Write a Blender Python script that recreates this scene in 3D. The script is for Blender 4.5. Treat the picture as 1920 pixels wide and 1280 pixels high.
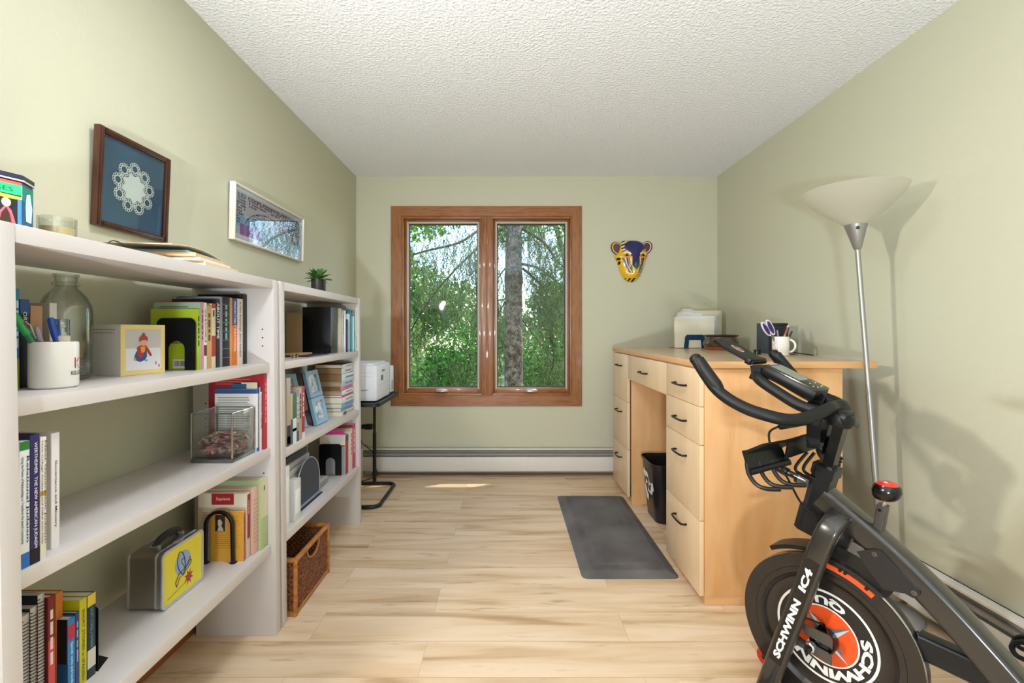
import bpy, bmesh, math, random
import numpy as np
from mathutils import Vector, Matrix
R = math.radians
rnd = random.Random(7)
for o in list(bpy.data.objects): bpy.data.objects.remove(o)
C = bpy.context.scene.collection
scn = bpy.context.scene

# ------------------------------------------------------------------ camera
F, CX, CY, EYE = 850.0, 949.0, 619.0, 1.18
cam = bpy.data.cameras.new('camera'); cam.sensor_width = 36; cam.lens = F/1920*36
cam.shift_x = (960-CX)/1920; cam.shift_y = -(640-CY)/1920; cam.clip_start = 0.02
co = bpy.data.objects.new('camera', cam); C.objects.link(co)
co.location = (0, 0, EYE); co.rotation_euler = (R(90), 0, 0)
scn.camera = co
# ------------------------------------------------------------------ exposure, world, sun, lamps, added fills
vs = scn.view_settings
vs.view_transform = 'Standard'; vs.look = 'None'; vs.gamma = 1; vs.use_curve_mapping = False
vs.exposure = 0.16
w = bpy.data.worlds.new('sky'); scn.world = w; w.use_nodes = True
nt = w.node_tree; bg = nt.nodes['Background']
sky = nt.nodes.new('ShaderNodeTexSky'); sky.sky_type = 'NISHITA'; sky.sun_disc = False
sky.sun_elevation = R(52); sky.sun_rotation = R(60); sky.air_density = 1.0; sky.dust_density = .6; sky.ozone_density = 1.5
nt.links.new(sky.outputs[0], bg.inputs[0]); bg.inputs[1].default_value = 0.62
sd = Vector((-.42, -.24, -.72)).normalized()
sl = bpy.data.lights.new('sun', 'SUN'); sl.energy = 6.5; sl.angle = R(0.6); sl.color = (1, .95, .86)
so = bpy.data.objects.new('sun', sl); C.objects.link(so); so.rotation_euler = sd.to_track_quat('-Z', 'Y').to_euler()
def point(name, loc, e, r, col):
    l = bpy.data.lights.new(name, 'POINT'); l.energy = e; l.shadow_soft_size = r; l.color = col
    o = bpy.data.objects.new(name, l); C.objects.link(o); o.location = loc; return o
def area(name, loc, rot, size, e, col, sy=None):
    l = bpy.data.lights.new(name, 'AREA'); l.energy = e; l.size = size; l.color = col
    if sy: l.shape = 'RECTANGLE'; l.size_y = sy
    o = bpy.data.objects.new(name, l); C.objects.link(o); o.location = loc; o.rotation_euler = rot; return o
point('room_lamp_glow', (-.98, .50, 1.6), 1.6, .04, (1, .80, .55))
kl = area('room_lamp_light', (-1.0, .55, 1.55), (0, 0, 0), .09, 27, (1, .95, .88)); kl.data.shape = 'DISK'
kl.rotation_euler = Vector((1, .42, -.06)).to_track_quat('-Z', 'Y').to_euler()
cl = area('ceiling_fill_light', (-.29, 1.2, 2.40), (0, 0, 0), .30, 13, (.88, .94, 1)); cl.data.shape = 'DISK'  # added fill, no lamp here; lifts the middle and far floor
cl = area('rear_ceiling_lamp_light', (-.5, -1.7, 2.38), (0, 0, 0), .2, 6, (.95, .97, 1)); cl.data.shape = 'DISK'
area('upward_fill', (-.33, -1.4, .70), Vector((.42, .42, 1)).to_track_quat('-Z', 'Y').to_euler(), .2, 105, (.74, .86, 1))  # added unseen fill aimed upward to brighten the ceiling

# ------------------------------------------------------------------ materials
def lin(h):
    h = h.lstrip('#'); v = [int(h[i:i+2], 16)/255 for i in (0, 2, 4)]
    return tuple(c/12.92 if c <= .04045 else ((c+.055)/1.055)**2.4 for c in v) + (1,)
MC = {}
def mat(col, rough=.5, metal=0, emis=0, coat=0, spec=None, bump=0, bscale=60, vary=0):
    k = (col, rough, metal, emis, coat, spec, bump, bscale, vary)
    if k in MC: return MC[k]
    m = bpy.data.materials.new('mat_%d' % len(MC)); m.use_nodes = True
    n = m.node_tree; b = n.nodes['Principled BSDF']
    c = lin(col); b.inputs['Base Color'].default_value = c
    b.inputs['Roughness'].default_value = rough; b.inputs['Metallic'].default_value = metal
    if coat: b.inputs['Coat Weight'].default_value = coat; b.inputs['Coat Roughness'].default_value = .08
    if spec is not None: b.inputs['Specular IOR Level'].default_value = spec
    if emis: b.inputs['Emission Color'].default_value = c; b.inputs['Emission Strength'].default_value = emis
    tc = n.nodes.new('ShaderNodeTexCoord')
    if vary:
        nz = n.nodes.new('ShaderNodeTexNoise'); nz.inputs['Scale'].default_value = 6; nz.inputs['Detail'].default_value = 5
        n.links.new(tc.outputs['Object'], nz.inputs['Vector'])
        mx = n.nodes.new('ShaderNodeMix'); mx.data_type = 'RGBA'
        mx.inputs[6].default_value = tuple(x*(1-vary) for x in c[:3])+(1,); mx.inputs[7].default_value = tuple(min(1, x*(1+vary)) for x in c[:3])+(1,)
        n.links.new(nz.outputs[0], mx.inputs[0]); n.links.new(mx.outputs[2], b.inputs['Base Color'])
    if bump:
        nz = n.nodes.new('ShaderNodeTexNoise'); nz.inputs['Scale'].default_value = bscale; nz.inputs['Detail'].default_value = 3
        n.links.new(tc.outputs['Object'], nz.inputs['Vector'])
        bp = n.nodes.new('ShaderNodeBump'); bp.inputs['Strength'].default_value = bump; bp.inputs['Distance'].default_value = .004
        n.links.new(nz.outputs[0], bp.inputs['Height']); n.links.new(bp.outputs[0], b.inputs['Normal'])
    MC[k] = m; return m
def wood(c1, c2, axis='Z', scale=1.0, rough=.4, stretch=14, contrast=(.3, .7), rings=0, coat=0):
    k = ('wood', c1, c2, axis, scale, rough, stretch, contrast, rings)
    if k in MC: return MC[k]
    m = bpy.data.materials.new('wood_%d' % len(MC)); m.use_nodes = True
    n = m.node_tree; b = n.nodes['Principled BSDF']; b.inputs['Roughness'].default_value = rough
    if coat: b.inputs['Coat Weight'].default_value = coat
    tc = n.nodes.new('ShaderNodeTexCoord'); mp = n.nodes.new('ShaderNodeMapping')
    s = [stretch*scale]*3; s['XYZ'.index(axis)] = 1.2*scale
    mp.inputs['Scale'].default_value = s; n.links.new(tc.outputs['Object'], mp.inputs[0])
    nz = n.nodes.new('ShaderNodeTexNoise'); nz.inputs['Scale'].default_value = 1.6; nz.inputs['Detail'].default_value = 7; nz.inputs['Distortion'].default_value = .5
    n.links.new(mp.outputs[0], nz.inputs['Vector'])
    src = nz.outputs[0]
    if rings:
        wv = n.nodes.new('ShaderNodeMath'); wv.operation = 'MULTIPLY'; wv.inputs[1].default_value = rings
        n.links.new(nz.outputs[0], wv.inputs[0])
        sn = n.nodes.new('ShaderNodeMath'); sn.operation = 'PINGPONG'; sn.inputs[1].default_value = 1
        n.links.new(wv.outputs[0], sn.inputs[0]); src = sn.outputs[0]
    rp = n.nodes.new('ShaderNodeValToRGB'); rp.color_ramp.elements[0].position = contrast[0]; rp.color_ramp.elements[1].position = contrast[1]
    rp.color_ramp.elements[0].color = lin(c1); rp.color_ramp.elements[1].color = lin(c2)
    n.links.new(src, rp.inputs[0]); n.links.new(rp.outputs[0], b.inputs['Base Color'])
    MC[k] = m; return m
def glassy(tint='#ffffff', edge='#8fa09a', gloss=.06, facing=.35, key='g'):
    k = (key, tint, edge, gloss, facing)
    if k in MC: return MC[k]
    m = bpy.data.materials.new('glass_%d' % len(MC)); m.use_nodes = True
    n = m.node_tree; n.nodes.remove(n.nodes['Principled BSDF']); out = n.nodes['Material Output']
    tr = n.nodes.new('ShaderNodeBsdfTransparent'); gl = n.nodes.new('ShaderNodeBsdfGlossy'); gl.inputs['Roughness'].default_value = .02
    lw = n.nodes.new('ShaderNodeLayerWeight'); lw.inputs['Blend'].default_value = facing
    mx = n.nodes.new('ShaderNodeMix'); mx.data_type = 'RGBA'; mx.inputs[6].default_value = lin(tint); mx.inputs[7].default_value = lin(edge)
    n.links.new(lw.outputs['Facing'], mx.inputs[0]); n.links.new(mx.outputs[2], tr.inputs[0])
    fr = n.nodes.new('ShaderNodeLayerWeight'); fr.inputs['Blend'].default_value = .5
    pw = n.nodes.new('ShaderNodeMath'); pw.operation = 'POWER'; pw.inputs[1].default_value = 4.5; n.links.new(fr.outputs['Facing'], pw.inputs[0])
    ad = n.nodes.new('ShaderNodeMath'); ad.operation = 'MULTIPLY_ADD'; ad.inputs[1].default_value = .9; ad.inputs[2].default_value = gloss; ad.use_clamp = True
    n.links.new(pw.outputs[0], ad.inputs[0])
    ms = n.nodes.new('ShaderNodeMixShader'); n.links.new(ad.outputs[0], ms.inputs[0]); n.links.new(tr.outputs[0], ms.inputs[1]); n.links.new(gl.outputs[0], ms.inputs[2])
    n.links.new(ms.outputs[0], out.inputs[0]); MC[k] = m; return m

# ------------------------------------------------------------------ mesh builder
def on_plane(px, X): return X*F/(px-CX)          # depth at which the plane x=X is met along column px
def hgt(py, Y): return EYE-(py-CY)*Y/F
class MB:
    def __init__(s): s.v = []; s.f = []; s.m = []; s.mats = []
    def mi(s, m):
        if m not in s.mats: s.mats.append(m)
        return s.mats.index(m)
    def add(s, vs, fs, m):
        b = len(s.v); i = s.mi(m); s.v += [tuple(v) for v in vs]
        for f in fs: s.f.append(tuple(b+k for k in f)); s.m.append(i)
        return s
    def box(s, a, b, m, bev=0, M=None):
        x0, x1 = sorted((a[0], b[0])); y0, y1 = sorted((a[1], b[1])); z0, z1 = sorted((a[2], b[2]))
        if bev > 0:
            bm = bmesh.new(); bmesh.ops.create_cube(bm, size=1)
            for v in bm.verts: v.co = Vector(((x0+x1)/2+v.co.x*(x1-x0), (y0+y1)/2+v.co.y*(y1-y0), (z0+z1)/2+v.co.z*(z1-z0)))
            bev = min(bev, .49*min(x1-x0, y1-y0, z1-z0))
            bmesh.ops.bevel(bm, geom=bm.edges[:], offset=bev, segments=2, profile=.6, affect='EDGES')
            bm.verts.ensure_lookup_table()
            vs = [v.co.copy() for v in bm.verts]; fs = [[v.index for v in f.verts] for f in bm.faces]; bm.free()
        else:
            vs = [Vector(p) for p in ((x0,y0,z0),(x1,y0,z0),(x1,y1,z0),(x0,y1,z0),(x0,y0,z1),(x1,y0,z1),(x1,y1,z1),(x0,y1,z1))]
            fs = [(3,2,1,0),(4,5,6,7),(0,1,5,4),(1,2,6,5),(2,3,7,6),(3,0,4,7)]
        if M is not None: vs = [M @ v for v in vs]
        return s.add(vs, fs, m)
    def quad(s, pts, m): return s.add(pts, [tuple(range(len(pts)))], m)
    def ring(s, secs, m, closed=False, cap=True):
        n = len(secs[0]); vs = [p for q in secs for p in q]; fs = []
        K = len(secs)
        for i in range(K if closed else K-1):
            j = (i+1) % K
            for k in range(n): fs.append((i*n+k, i*n+(k+1) % n, j*n+(k+1) % n, j*n+k))
        if cap and not closed: fs.append(tuple(reversed(range(n)))); fs.append(tuple(range((K-1)*n, K*n)))
        return s.add(vs, fs, m)
    def tube(s, pts, r, m, seg=8, closed=False, cap=True, smooth=0):
        P = [Vector(p) for p in pts]
        rs = r if isinstance(r, (list, tuple)) else [r]*len(P)
        if smooth: P, rs = spline(P, rs, smooth, closed)
        K = len(P); secs = []; up = None
        for i in range(K):
            a = P[(i-1) % K] if closed or i > 0 else P[0]; b = P[(i+1) % K] if closed or i < K-1 else P[-1]
            t = (b-a).normalized()
            if up is None: up = t.orthogonal().normalized()
            else: up = (up-t*up.dot(t)); up = up.normalized() if up.length > 1e-6 else t.orthogonal().normalized()
            sd_ = t.cross(up)
            secs.append([P[i]+(up*math.cos(2*math.pi*k/seg)+sd_*math.sin(2*math.pi*k/seg))*rs[i] for k in range(seg)])
        return s.ring(secs, m, closed, cap)
    def sweep(s, pts, w, h, ref, m, bev=.25, smooth=0, ws=None):
        # rounded rectangle of width w (along side) and height h (along the component of ref) swept along pts
        P = [Vector(p) for p in pts]; rs = list(ws) if ws else [1]*len(P)
        if smooth: P, rs = spline(P, rs, smooth, False)
        prof = []
        b = min(w, h)*bev
        for cx_, cy_, a0 in ((w/2-b, h/2-b, 0), (-w/2+b, h/2-b, 90), (-w/2+b, -h/2+b, 180), (w/2-b, -h/2+b, 270)):
            for k in range(4): a = R(a0+30*k); prof.append((cx_+b*math.cos(a), cy_+b*math.sin(a)))
        secs = []; ref = Vector(ref)
        for i in range(len(P)):
            t = (P[min(i+1, len(P)-1)]-P[max(i-1, 0)]).normalized()
            u = (ref-t*ref.dot(t)).normalized(); sd_ = t.cross(u)
            secs.append([P[i]+sd_*x*rs[i]+u*y*rs[i] for x, y in prof])
        return s.ring(secs, m)
    def lathe(s, prof, c, m, seg=24, axis=None, arc=None):
        c = Vector(c); ax = Vector(axis or (0, 0, 1)).normalized(); u = ax.orthogonal().normalized()
        if abs(ax.z) > .99: u = Vector((1, 0, 0))
        v = ax.cross(u); secs = []
        for r_, z_ in prof:
            secs.append([c+ax*z_+(u*math.cos(2*math.pi*k/seg)+v*math.sin(2*math.pi*k/seg))*max(r_, 1e-5) for k in range(seg)])
        vs = [p for q in secs for p in q]; fs = []
        for i in range(len(secs)-1):
            for k in range(seg): fs.append((i*seg+k, i*seg+(k+1) % seg, (i+1)*seg+(k+1) % seg, (i+1)*seg+k))
        return s.add(vs, fs, m)
    def prism(s, poly, o, u, v, n, d, m):
        # polygon (a,b) in plane o+a*u+b*v, thickened by d along n
        o, u, v, n = map(Vector, (o, u, v, n)); k = len(poly)
        a = [o+u*p[0]+v*p[1] for p in poly]; b = [p+n*d for p in a]
        fs = [tuple(range(k-1, -1, -1)), tuple(range(k, 2*k))]+[(i, (i+1) % k, k+(i+1) % k, k+i) for i in range(k)]
        if (u.cross(v)).dot(n)*d < 0: fs = [tuple(reversed(f)) for f in fs]
        return s.add(a+b, fs, m)
    def strip(s, outer, inner, o, u, v, n, d, m, closed=True):
        # band between two outlines, thickened
        o, u, v, n = map(Vector, (o, u, v, n)); k = len(outer)
        A = [o+u*p[0]+v*p[1] for p in outer]; B = [o+u*p[0]+v*p[1] for p in inner]
        vs = A+B+[p+n*d for p in A]+[p+n*d for p in B]; fs = []
        for i in range(k if closed else k-1):
            j = (i+1) % k
            fs += [(i, k+i, k+j, j), (2*k+i, 2*k+j, 3*k+j, 3*k+i), (i, j, 2*k+j, 2*k+i), (k+i, 3*k+i, 3*k+j, k+j)]
        if not closed: fs += [(0, 2*k, 3*k, k), (k-1, 2*k-1, 4*k-1, 3*k-1)]
        return s.add(vs, fs, m)
    def text(s, txt, fn, m, size=1.0, fit=None, fith=None, bold=0):
        # fn maps text-plane (a,b) to a point; fit squeezes the line to the length fit, fith its height
        vs, fs, wd, ht = text_mesh(txt, bold)
        ka = (fit/wd) if fit else size; kb = (fith/ht) if fith else (size if not fit else ka)
        return s.add([fn(a*ka, b*kb) for a, b in vs], fs, m)
    def build(s, name, root=None, off=None, smooth=40, label=None):
        me = bpy.data.meshes.new(name)
        o_ = Vector(off) if off is not None else (root.location.copy() if root is not None and not root.get('_loc') else Vector((0, 0, 0)))
        me.from_pydata([Vector(v)-o_ for v in s.v], [], s.f)
        for m in s.mats: me.materials.append(m)
        me.polygons.foreach_set('material_index', s.m)
        if smooth:
            me.polygons.foreach_set('use_smooth', [True]*len(me.polygons)); me.set_sharp_from_angle(angle=R(smooth))
        me.update()
        o = bpy.data.objects.new(name, me); C.objects.link(o)
        if root is not None: o.parent = root
        elif off is not None: o.location = off
        if label: o['label'] = label
        return o
def spline(P, rs, n, closed):
    Q, q = [], []; K = len(P)
    for i in range(K if closed else K-1):
        g = (lambda j: P[j % K]) if closed else (lambda j: P[max(0, min(K-1, j))])
        p0, p1, p2, p3 = g(i-1), g(i), g(i+1), g(i+2)
        for k in range(n):
            t = k/n
            Q.append(.5*((2*p1)+(p2-p0)*t+(2*p0-5*p1+4*p2-p3)*t*t+(3*p1-3*p2+p3-p0)*t**3)); q.append(rs[i]+(rs[(i+1) % K]-rs[i])*t)
    if not closed: Q.append(P[-1]); q.append(rs[-1])
    return Q, q
TC = {}
def text_mesh(txt, bold=0):
    k = (txt, bold)
    if k in TC: return TC[k]
    cu = bpy.data.curves.new('t', 'FONT'); cu.body = txt; cu.resolution_u = 2; cu.offset = bold
    ob = bpy.data.objects.new('t', cu); me = bpy.data.meshes.new_from_object(ob)
    vs = [(v.co.x, v.co.y) for v in me.vertices]; fs = [tuple(p.vertices) for p in me.polygons]
    if not vs: vs, fs = [(0, 0), (1, 0), (0, 1)], [(0, 1, 2)]
    x0 = min(v[0] for v in vs); y0 = min(v[1] for v in vs)
    vs = [(a-x0, b-y0) for a, b in vs]
    r = (vs, fs, max(v[0] for v in vs), max(v[1] for v in vs))
    bpy.data.objects.remove(ob); bpy.data.curves.remove(cu); bpy.data.meshes.remove(me)
    TC[k] = r; return r
def tag(o, label, cat, group=None):
    o['label'] = label; o['category'] = cat
    if group: o['group'] = group
    return o
def thing(name, label, cat, loc=(0, 0, 0), rotz=0, group=None, local=False):
    o = bpy.data.objects.new(name, None); C.objects.link(o); o.location = loc; o.rotation_euler = (0, 0, rotz)
    o.empty_display_size = .05
    if local: LOCAL.add(o.name)
    return tag(o, label, cat, group)
LOCAL = set()
def part(mb, name, root, label=None, smooth=40):
    # part authored in world coordinates unless its thing was made with local=True
    r = root
    while r.parent: r = r.parent
    off = (0, 0, 0) if r.name in LOCAL else r.location
    return mb.build(name, root, off=off, smooth=smooth, label=label)
def struct(mb, name, smooth=0):
    o = mb.build(name, None, smooth=smooth); o['kind'] = 'structure'; return o
def kind(o, k): o['kind'] = k; return o

# ------------------------------------------------------------------ room
XL, XR, YB, YF, ZC = -1.229, 1.7315, 3.717, -2.4, 2.44
def wall_mat(col):
    return mat(col, .62, bump=.12, bscale=220)
WALL = wall_mat('#c2c0a8'); WALLB = wall_mat('#c2c0a8')
WHITE = mat('#e9e6e2', .45)
# ceiling with sprayed texture
mc = bpy.data.materials.new('popcorn_ceiling'); mc.use_nodes = True; n = mc.node_tree; b = n.nodes['Principled BSDF']
b.inputs['Base Color'].default_value = lin('#eff0f4'); b.inputs['Roughness'].default_value = .9
tc = n.nodes.new('ShaderNodeTexCoord'); n1 = n.nodes.new('ShaderNodeTexNoise'); n1.inputs['Scale'].default_value = 75; n1.inputs['Detail'].default_value = 2.5; n1.inputs['Roughness'].default_value = .6
n.links.new(tc.outputs['Object'], n1.inputs['Vector'])
rp = n.nodes.new('ShaderNodeValToRGB'); rp.color_ramp.elements[0].position = .42; rp.color_ramp.elements[1].position = .68; n.links.new(n1.outputs[0], rp.inputs[0])
bp = n.nodes.new('ShaderNodeBump'); bp.inputs['Strength'].default_value = .55; bp.inputs['Distance'].default_value = .006
n.links.new(rp.outputs[0], bp.inputs['Height']); n.links.new(bp.outputs[0], b.inputs['Normal'])
# plank floor
mf = bpy.data.materials.new('plank_floor'); mf.use_nodes = True; n = mf.node_tree; b = n.nodes['Principled BSDF']; b.inputs['Roughness'].default_value = .42
tc = n.nodes.new('ShaderNodeTexCoord')
br = n.nodes.new('ShaderNodeTexBrick'); br.offset = .37; br.offset_frequency = 2; br.squash = 1
br.inputs['Scale'].default_value = 1; br.inputs['Mortar Size'].default_value = .0008; br.inputs['Mortar Smooth'].default_value = .2
br.inputs['Brick Width'].default_value = 1.22; br.inputs['Row Height'].default_value = .178; br.inputs['Bias'].default_value = 0
br.inputs['Color1'].default_value = (0, 0, 0, 1); br.inputs['Color2'].default_value = (1, 1, 1, 1); br.inputs['Mortar'].default_value = (.5, .5, .5, 1)
mo = n.nodes.new('ShaderNodeMapping'); mo.inputs['Location'].default_value = (.3, .06, 0); n.links.new(tc.outputs['Object'], mo.inputs[0]); n.links.new(mo.outputs[0], br.inputs['Vector'])
mp = n.nodes.new('ShaderNodeMapping'); mp.inputs['Scale'].default_value = (.9, 9, 1); n.links.new(tc.outputs['Object'], mp.inputs[0])
va = n.nodes.new('ShaderNodeVectorMath'); va.operation = 'MULTIPLY_ADD'; va.inputs[1].default_value = (7, 3, 5); n.links.new(br.outputs['Color'], va.inputs[0]); n.links.new(mp.outputs[0], va.inputs[2])
g1 = n.nodes.new('ShaderNodeTexNoise'); g1.inputs['Scale'].default_value = 1.5; g1.inputs['Detail'].default_value = 6; g1.inputs['Distortion'].default_value = .6; n.links.new(va.outputs[0], g1.inputs['Vector'])
r1 = n.nodes.new('ShaderNodeValToRGB'); e = r1.color_ramp.elements; e[0].position = .3; e[0].color = lin('#b6956f'); e[1].position = .62; e[1].color = lin('#e4ccae')
e2 = e.new(.45); e2.color = lin('#d8bc98'); n.links.new(g1.outputs[0], r1.inputs[0])
mp2 = n.nodes.new('ShaderNodeMapping'); mp2.inputs['Scale'].default_value = (3.2, 22, 1); n.links.new(tc.outputs['Object'], mp2.inputs[0])
g2 = n.nodes.new('ShaderNodeTexNoise'); g2.inputs['Scale'].default_value = 1; g2.inputs['Detail'].default_value = 4; g2.inputs['Roughness'].default_value = .6; n.links.new(mp2.outputs[0], g2.inputs['Vector'])
r2 = n.nodes.new('ShaderNodeValToRGB'); r2.color_ramp.elements[0].position = .60; r2.color_ramp.elements[0].color = (0, 0, 0, 1); r2.color_ramp.elements[1].position = .8; r2.color_ramp.elements[1].color = (.85, .85, .85, 1); n.links.new(g2.outputs[0], r2.inputs[0])
mx = n.nodes.new('ShaderNodeMix'); mx.data_type = 'RGBA'; n.links.new(r2.outputs[0], mx.inputs[0]); n.links.new(r1.outputs[0], mx.inputs[6]); mx.inputs[7].default_value = lin('#7d5b3f')
mt = n.nodes.new('ShaderNodeMix'); mt.data_type = 'RGBA'; mt.blend_type = 'MULTIPLY'; n.links.new(br.outputs['Color'], mt.inputs[0]); n.links.new(mx.outputs[2], mt.inputs[6]); mt.inputs[7].default_value = (.90, .87, .84, 1)
mm = n.nodes.new('ShaderNodeMix'); mm.data_type = 'RGBA'; n.links.new(br.outputs['Fac'], mm.inputs[0]); n.links.new(mt.outputs[2], mm.inputs[6]); mm.inputs[7].default_value = lin('#b29878')
n.links.new(mm.outputs[2], b.inputs['Base Color'])

struct(MB().box((XL-.1, YF, -.05), (XR+.1, YB+.12, 0), mf), 'floor')
struct(MB().box((XL-.1, YF, ZC), (XR+.1, YB+.12, ZC+.05), mc), 'ceiling')
struct(MB().box((XL-.1, YF, 0), (XL, YB+.12, ZC), WALL), 'wall_left')
struct(MB().box((XR, YF, 0), (XR+.1, YB+.12, ZC), WALL), 'wall_right')
struct(MB().box((XL-.1, YF-.1, 0), (XR+.1, YF, ZC), mat('#cfcbb8', .8)), 'wall_front')
WX0, WX1, WZ0, WZ1 = -.862, .546, .640, 2.118
wb = MB()
wb.box((XL, YB, 0), (WX0, YB+.14, ZC), WALLB).box((WX1, YB, 0), (XR, YB+.14, ZC), WALLB)
wb.box((WX0, YB, 0), (WX1, YB+.14, WZ0), WALLB).box((WX0, YB, WZ1), (WX1, YB+.14, ZC), WALLB)
struct(wb, 'wall_back')
BASEW = wood('#7a3f14', '#a3602c', 'Y', 3, .4)
struct(MB().box((XL, YF, 0), (XL+.014, YB-.08, .1), BASEW, .003), 'baseboard_left')

# window
OAKZ = wood('#74441f', '#9a6233', 'Z', 2.2, .32, 16, (.0, 1), 6, .3); OAKX = wood('#7c4923', '#9c6434', 'X', 2.2, .32, 16, (0, 1), 6, .3)
wr = bpy.data.objects.new('window_1', None); C.objects.link(wr); wr.location = (-.16, YB, 1.38); wr['kind'] = 'structure'
def wpart(mb, name, par=None, smooth=0): return mb.build(name, par or wr, off=wr.location, smooth=smooth)
cz0, cz1, cx0, cx1 = .563, 2.194, -.940, .617
def mitre(side):
    a, b_ = (cx0, cz0, cx1, cz1), (WX0+.008, WZ0+.006, WX1-.008, WZ1-.006)
    O = {'l': [(a[0], a[1]), (b_[0], b_[1]), (b_[0], b_[3]), (a[0], a[3])], 'r': [(a[2], a[3]), (b_[2], b_[3]), (b_[2], b_[1]), (a[2], a[1])],
         't': [(a[0], a[3]), (b_[0], b_[3]), (b_[2], b_[3]), (a[2], a[3])], 'b': [(a[2], a[1]), (b_[2], b_[1]), (b_[0], b_[1]), (a[0], a[1])]}[side]
    return MB().prism(O, (0, YB-.018, 0), (1, 0, 0), (0, 0, 1), (0, 1, 0), .0175, OAKZ if side in 'lr' else OAKX)
for sd_ in 'lrtb':
    wpart(mitre(sd_), 'window_casing')
f_ = MB(); D0, D1 = YB-.006, YB+.135
f_.box((WX0+.002, D0, WZ0+.002), (WX0+.022, D1, WZ1-.002), OAKZ, .003).box((WX1-.022, D0, WZ0+.002), (WX1-.002, D1, WZ1-.002), OAKZ, .003)
f_.box((WX0+.022, D0+.001, WZ1-.022), (WX1-.022, D1, WZ1-.0025), OAKX, .003).box((WX0+.022, D0+.001, WZ0+.0025), (WX1-.022, D1, WZ0+.022), OAKX, .003)
wpart(f_, 'window_jamb', smooth=30)
m_ = MB(); m_.box((-.205, YB-.012, WZ0+.012), (-.158, D1, WZ1-.012), OAKZ, .004).box((-.154, YB-.012, WZ0+.012), (-.107, D1, WZ1-.012), OAKZ, .004).box((-.16, YB, WZ0+.02), (-.15, D1, WZ1-.02), OAKZ)
wpart(m_, 'window_mullion', smooth=30)
GREY = mat('#b9aea0', .5); DKG = mat('#3b3630', .6); PANE = glassy('#fdfefd', '#eef4f0', .03, .15)
for (x0, x1) in ((WX0+.022, -.205), (-.107, WX1-.022)):
    s_ = MB(); z0, z1 = WZ0+.022, WZ1-.022; y0, y1 = YB+.045, YB+.095; t = .028
    s_.box((x0, y0, z0), (x0+t, y1, z1), OAKZ, .003).box((x1-t, y0, z0), (x1, y1, z1), OAKZ, .003).box((x0+t, y0+.001, z1-t), (x1-t, y1-.001, z1), OAKX, .003).box((x0+t, y0-.012, z0), (x1-t, y1-.001, z0+t+.012), OAKX, .003)
    sa = wpart(s_, 'window_sash', smooth=30)
    g_ = MB(); a, b_, c_, d_ = x0+.018, x1-.018, z0+.028, z1-.018; q = .014
    for (p, r_) in (((a, c_), (a+q, d_)), ((b_-q, c_), (b_, d_)), ((a+q, d_-q), (b_-q, d_)), ((a+q, c_), (b_-q, c_+q))):
        g_.box((p[0], y0-.006, p[1]), (r_[0], y0+.006, r_[1]), GREY)
    wpart(g_, 'screen_frame', sa)
    g_ = MB(); a += q; b_ -= q; c_ += q; d_ -= q; q = .008
    for (p, r_) in (((a, c_), (a+q, d_)), ((b_-q, c_), (b_, d_)), ((a+q, d_-q), (b_-q, d_)), ((a+q, c_), (b_-q, c_+q))):
        g_.box((p[0], y0+.02, p[1]), (r_[0], y0+.032, r_[1]), DKG)
    wpart(g_, 'gasket', sa)
    wpart(MB().box((a, y0+.026, c_), (b_, y0+.029, d_), PANE), 'glass_pane', sa)
    xm = (x0+x1)/2+(-.01 if x0 < -.5 else .0)
    h_ = MB(); MET = mat('#b8b5ae', .35, .6)
    h_.lathe([(.0, .0), (.05, .0), (.048, .012), (.03, .022), (0, .024)], (xm, y0-.006, z0+.012), MET, 20, (0, 0, 1))
    for k in range(len(h_.v)): v = h_.v[k]; h_.v[k] = (xm+(v[0]-xm)*1.15, y0-.014+(v[1]-(y0-.006))*.5, v[2])
    h_.box((xm-.03, y0-.046, z0+.02), (xm+.045, y0-.034, z0+.03), MET, .004)
    wpart(h_, 'crank_handle', sa, 40)

# baseboard heaters
HW = mat('#dcd7cf', .4); HG = mat('#8f8a83', .5); HD = mat('#3a332b', .8)
def heater(name, label, along, a, b_, w0, sgn):
    # along 'x': runs in x from a to b_ with its back on y=w0; along 'y': runs in y, back on x=w0
    def B(mb, t0, t1, d0, d1, z0, z1, m, bev=.002):
        if along == 'x': mb.box((t0, w0+sgn*d0, z0), (t1, w0+sgn*d1, z1), m, bev)
        else: mb.box((w0+sgn*d0, t0, z0), (w0+sgn*d1, t1, z1), m, bev)
    r = thing(name, label, 'heater', ((a+b_)/2, w0+sgn*.03, 0) if along == 'x' else (w0+sgn*.03, (a+b_)/2, 0))
    m = MB(); B(m, a, b_, .002, .012, .02, .222, HW); B(m, a, b_, .002, .055, .212, .222, HW); part(m, 'back_plate', r)
    m = MB(); B(m, a+.005, b_-.005, .052, .062, .045, .158, HW, .003); part(m, 'front_panel', r)
    m = MB(); B(m, a+.005, b_-.005, .030, .050, .168, .184, HG); B(m, a+.005, b_-.005, .022, .034, .190, .203, HG); part(m, 'damper', r)
    m = MB(); B(m, a+.02, b_-.02, .014, .042, .062, .12, HD); part(m, 'fin_element', r)
    m = MB(); B(m, a-.0, a+.06, .002, .066, .0, .226, HW, .004); part(m, 'end_cap', r)
    return r
heater('baseboard_heater', 'long white metal baseboard heater under the window on the back wall', 'x', -1.22, 1.715, YB, -1)
heater('baseboard_heater', 'white metal baseboard heater along the right wall behind the exercise bike', 'y', -.6, 3.63, XR, -1)
struct(MB().box((-1.1, YB-.012, .002), (1.7, YB, .02), mat('#6b5a48', .8)), 'trim_1')

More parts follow.
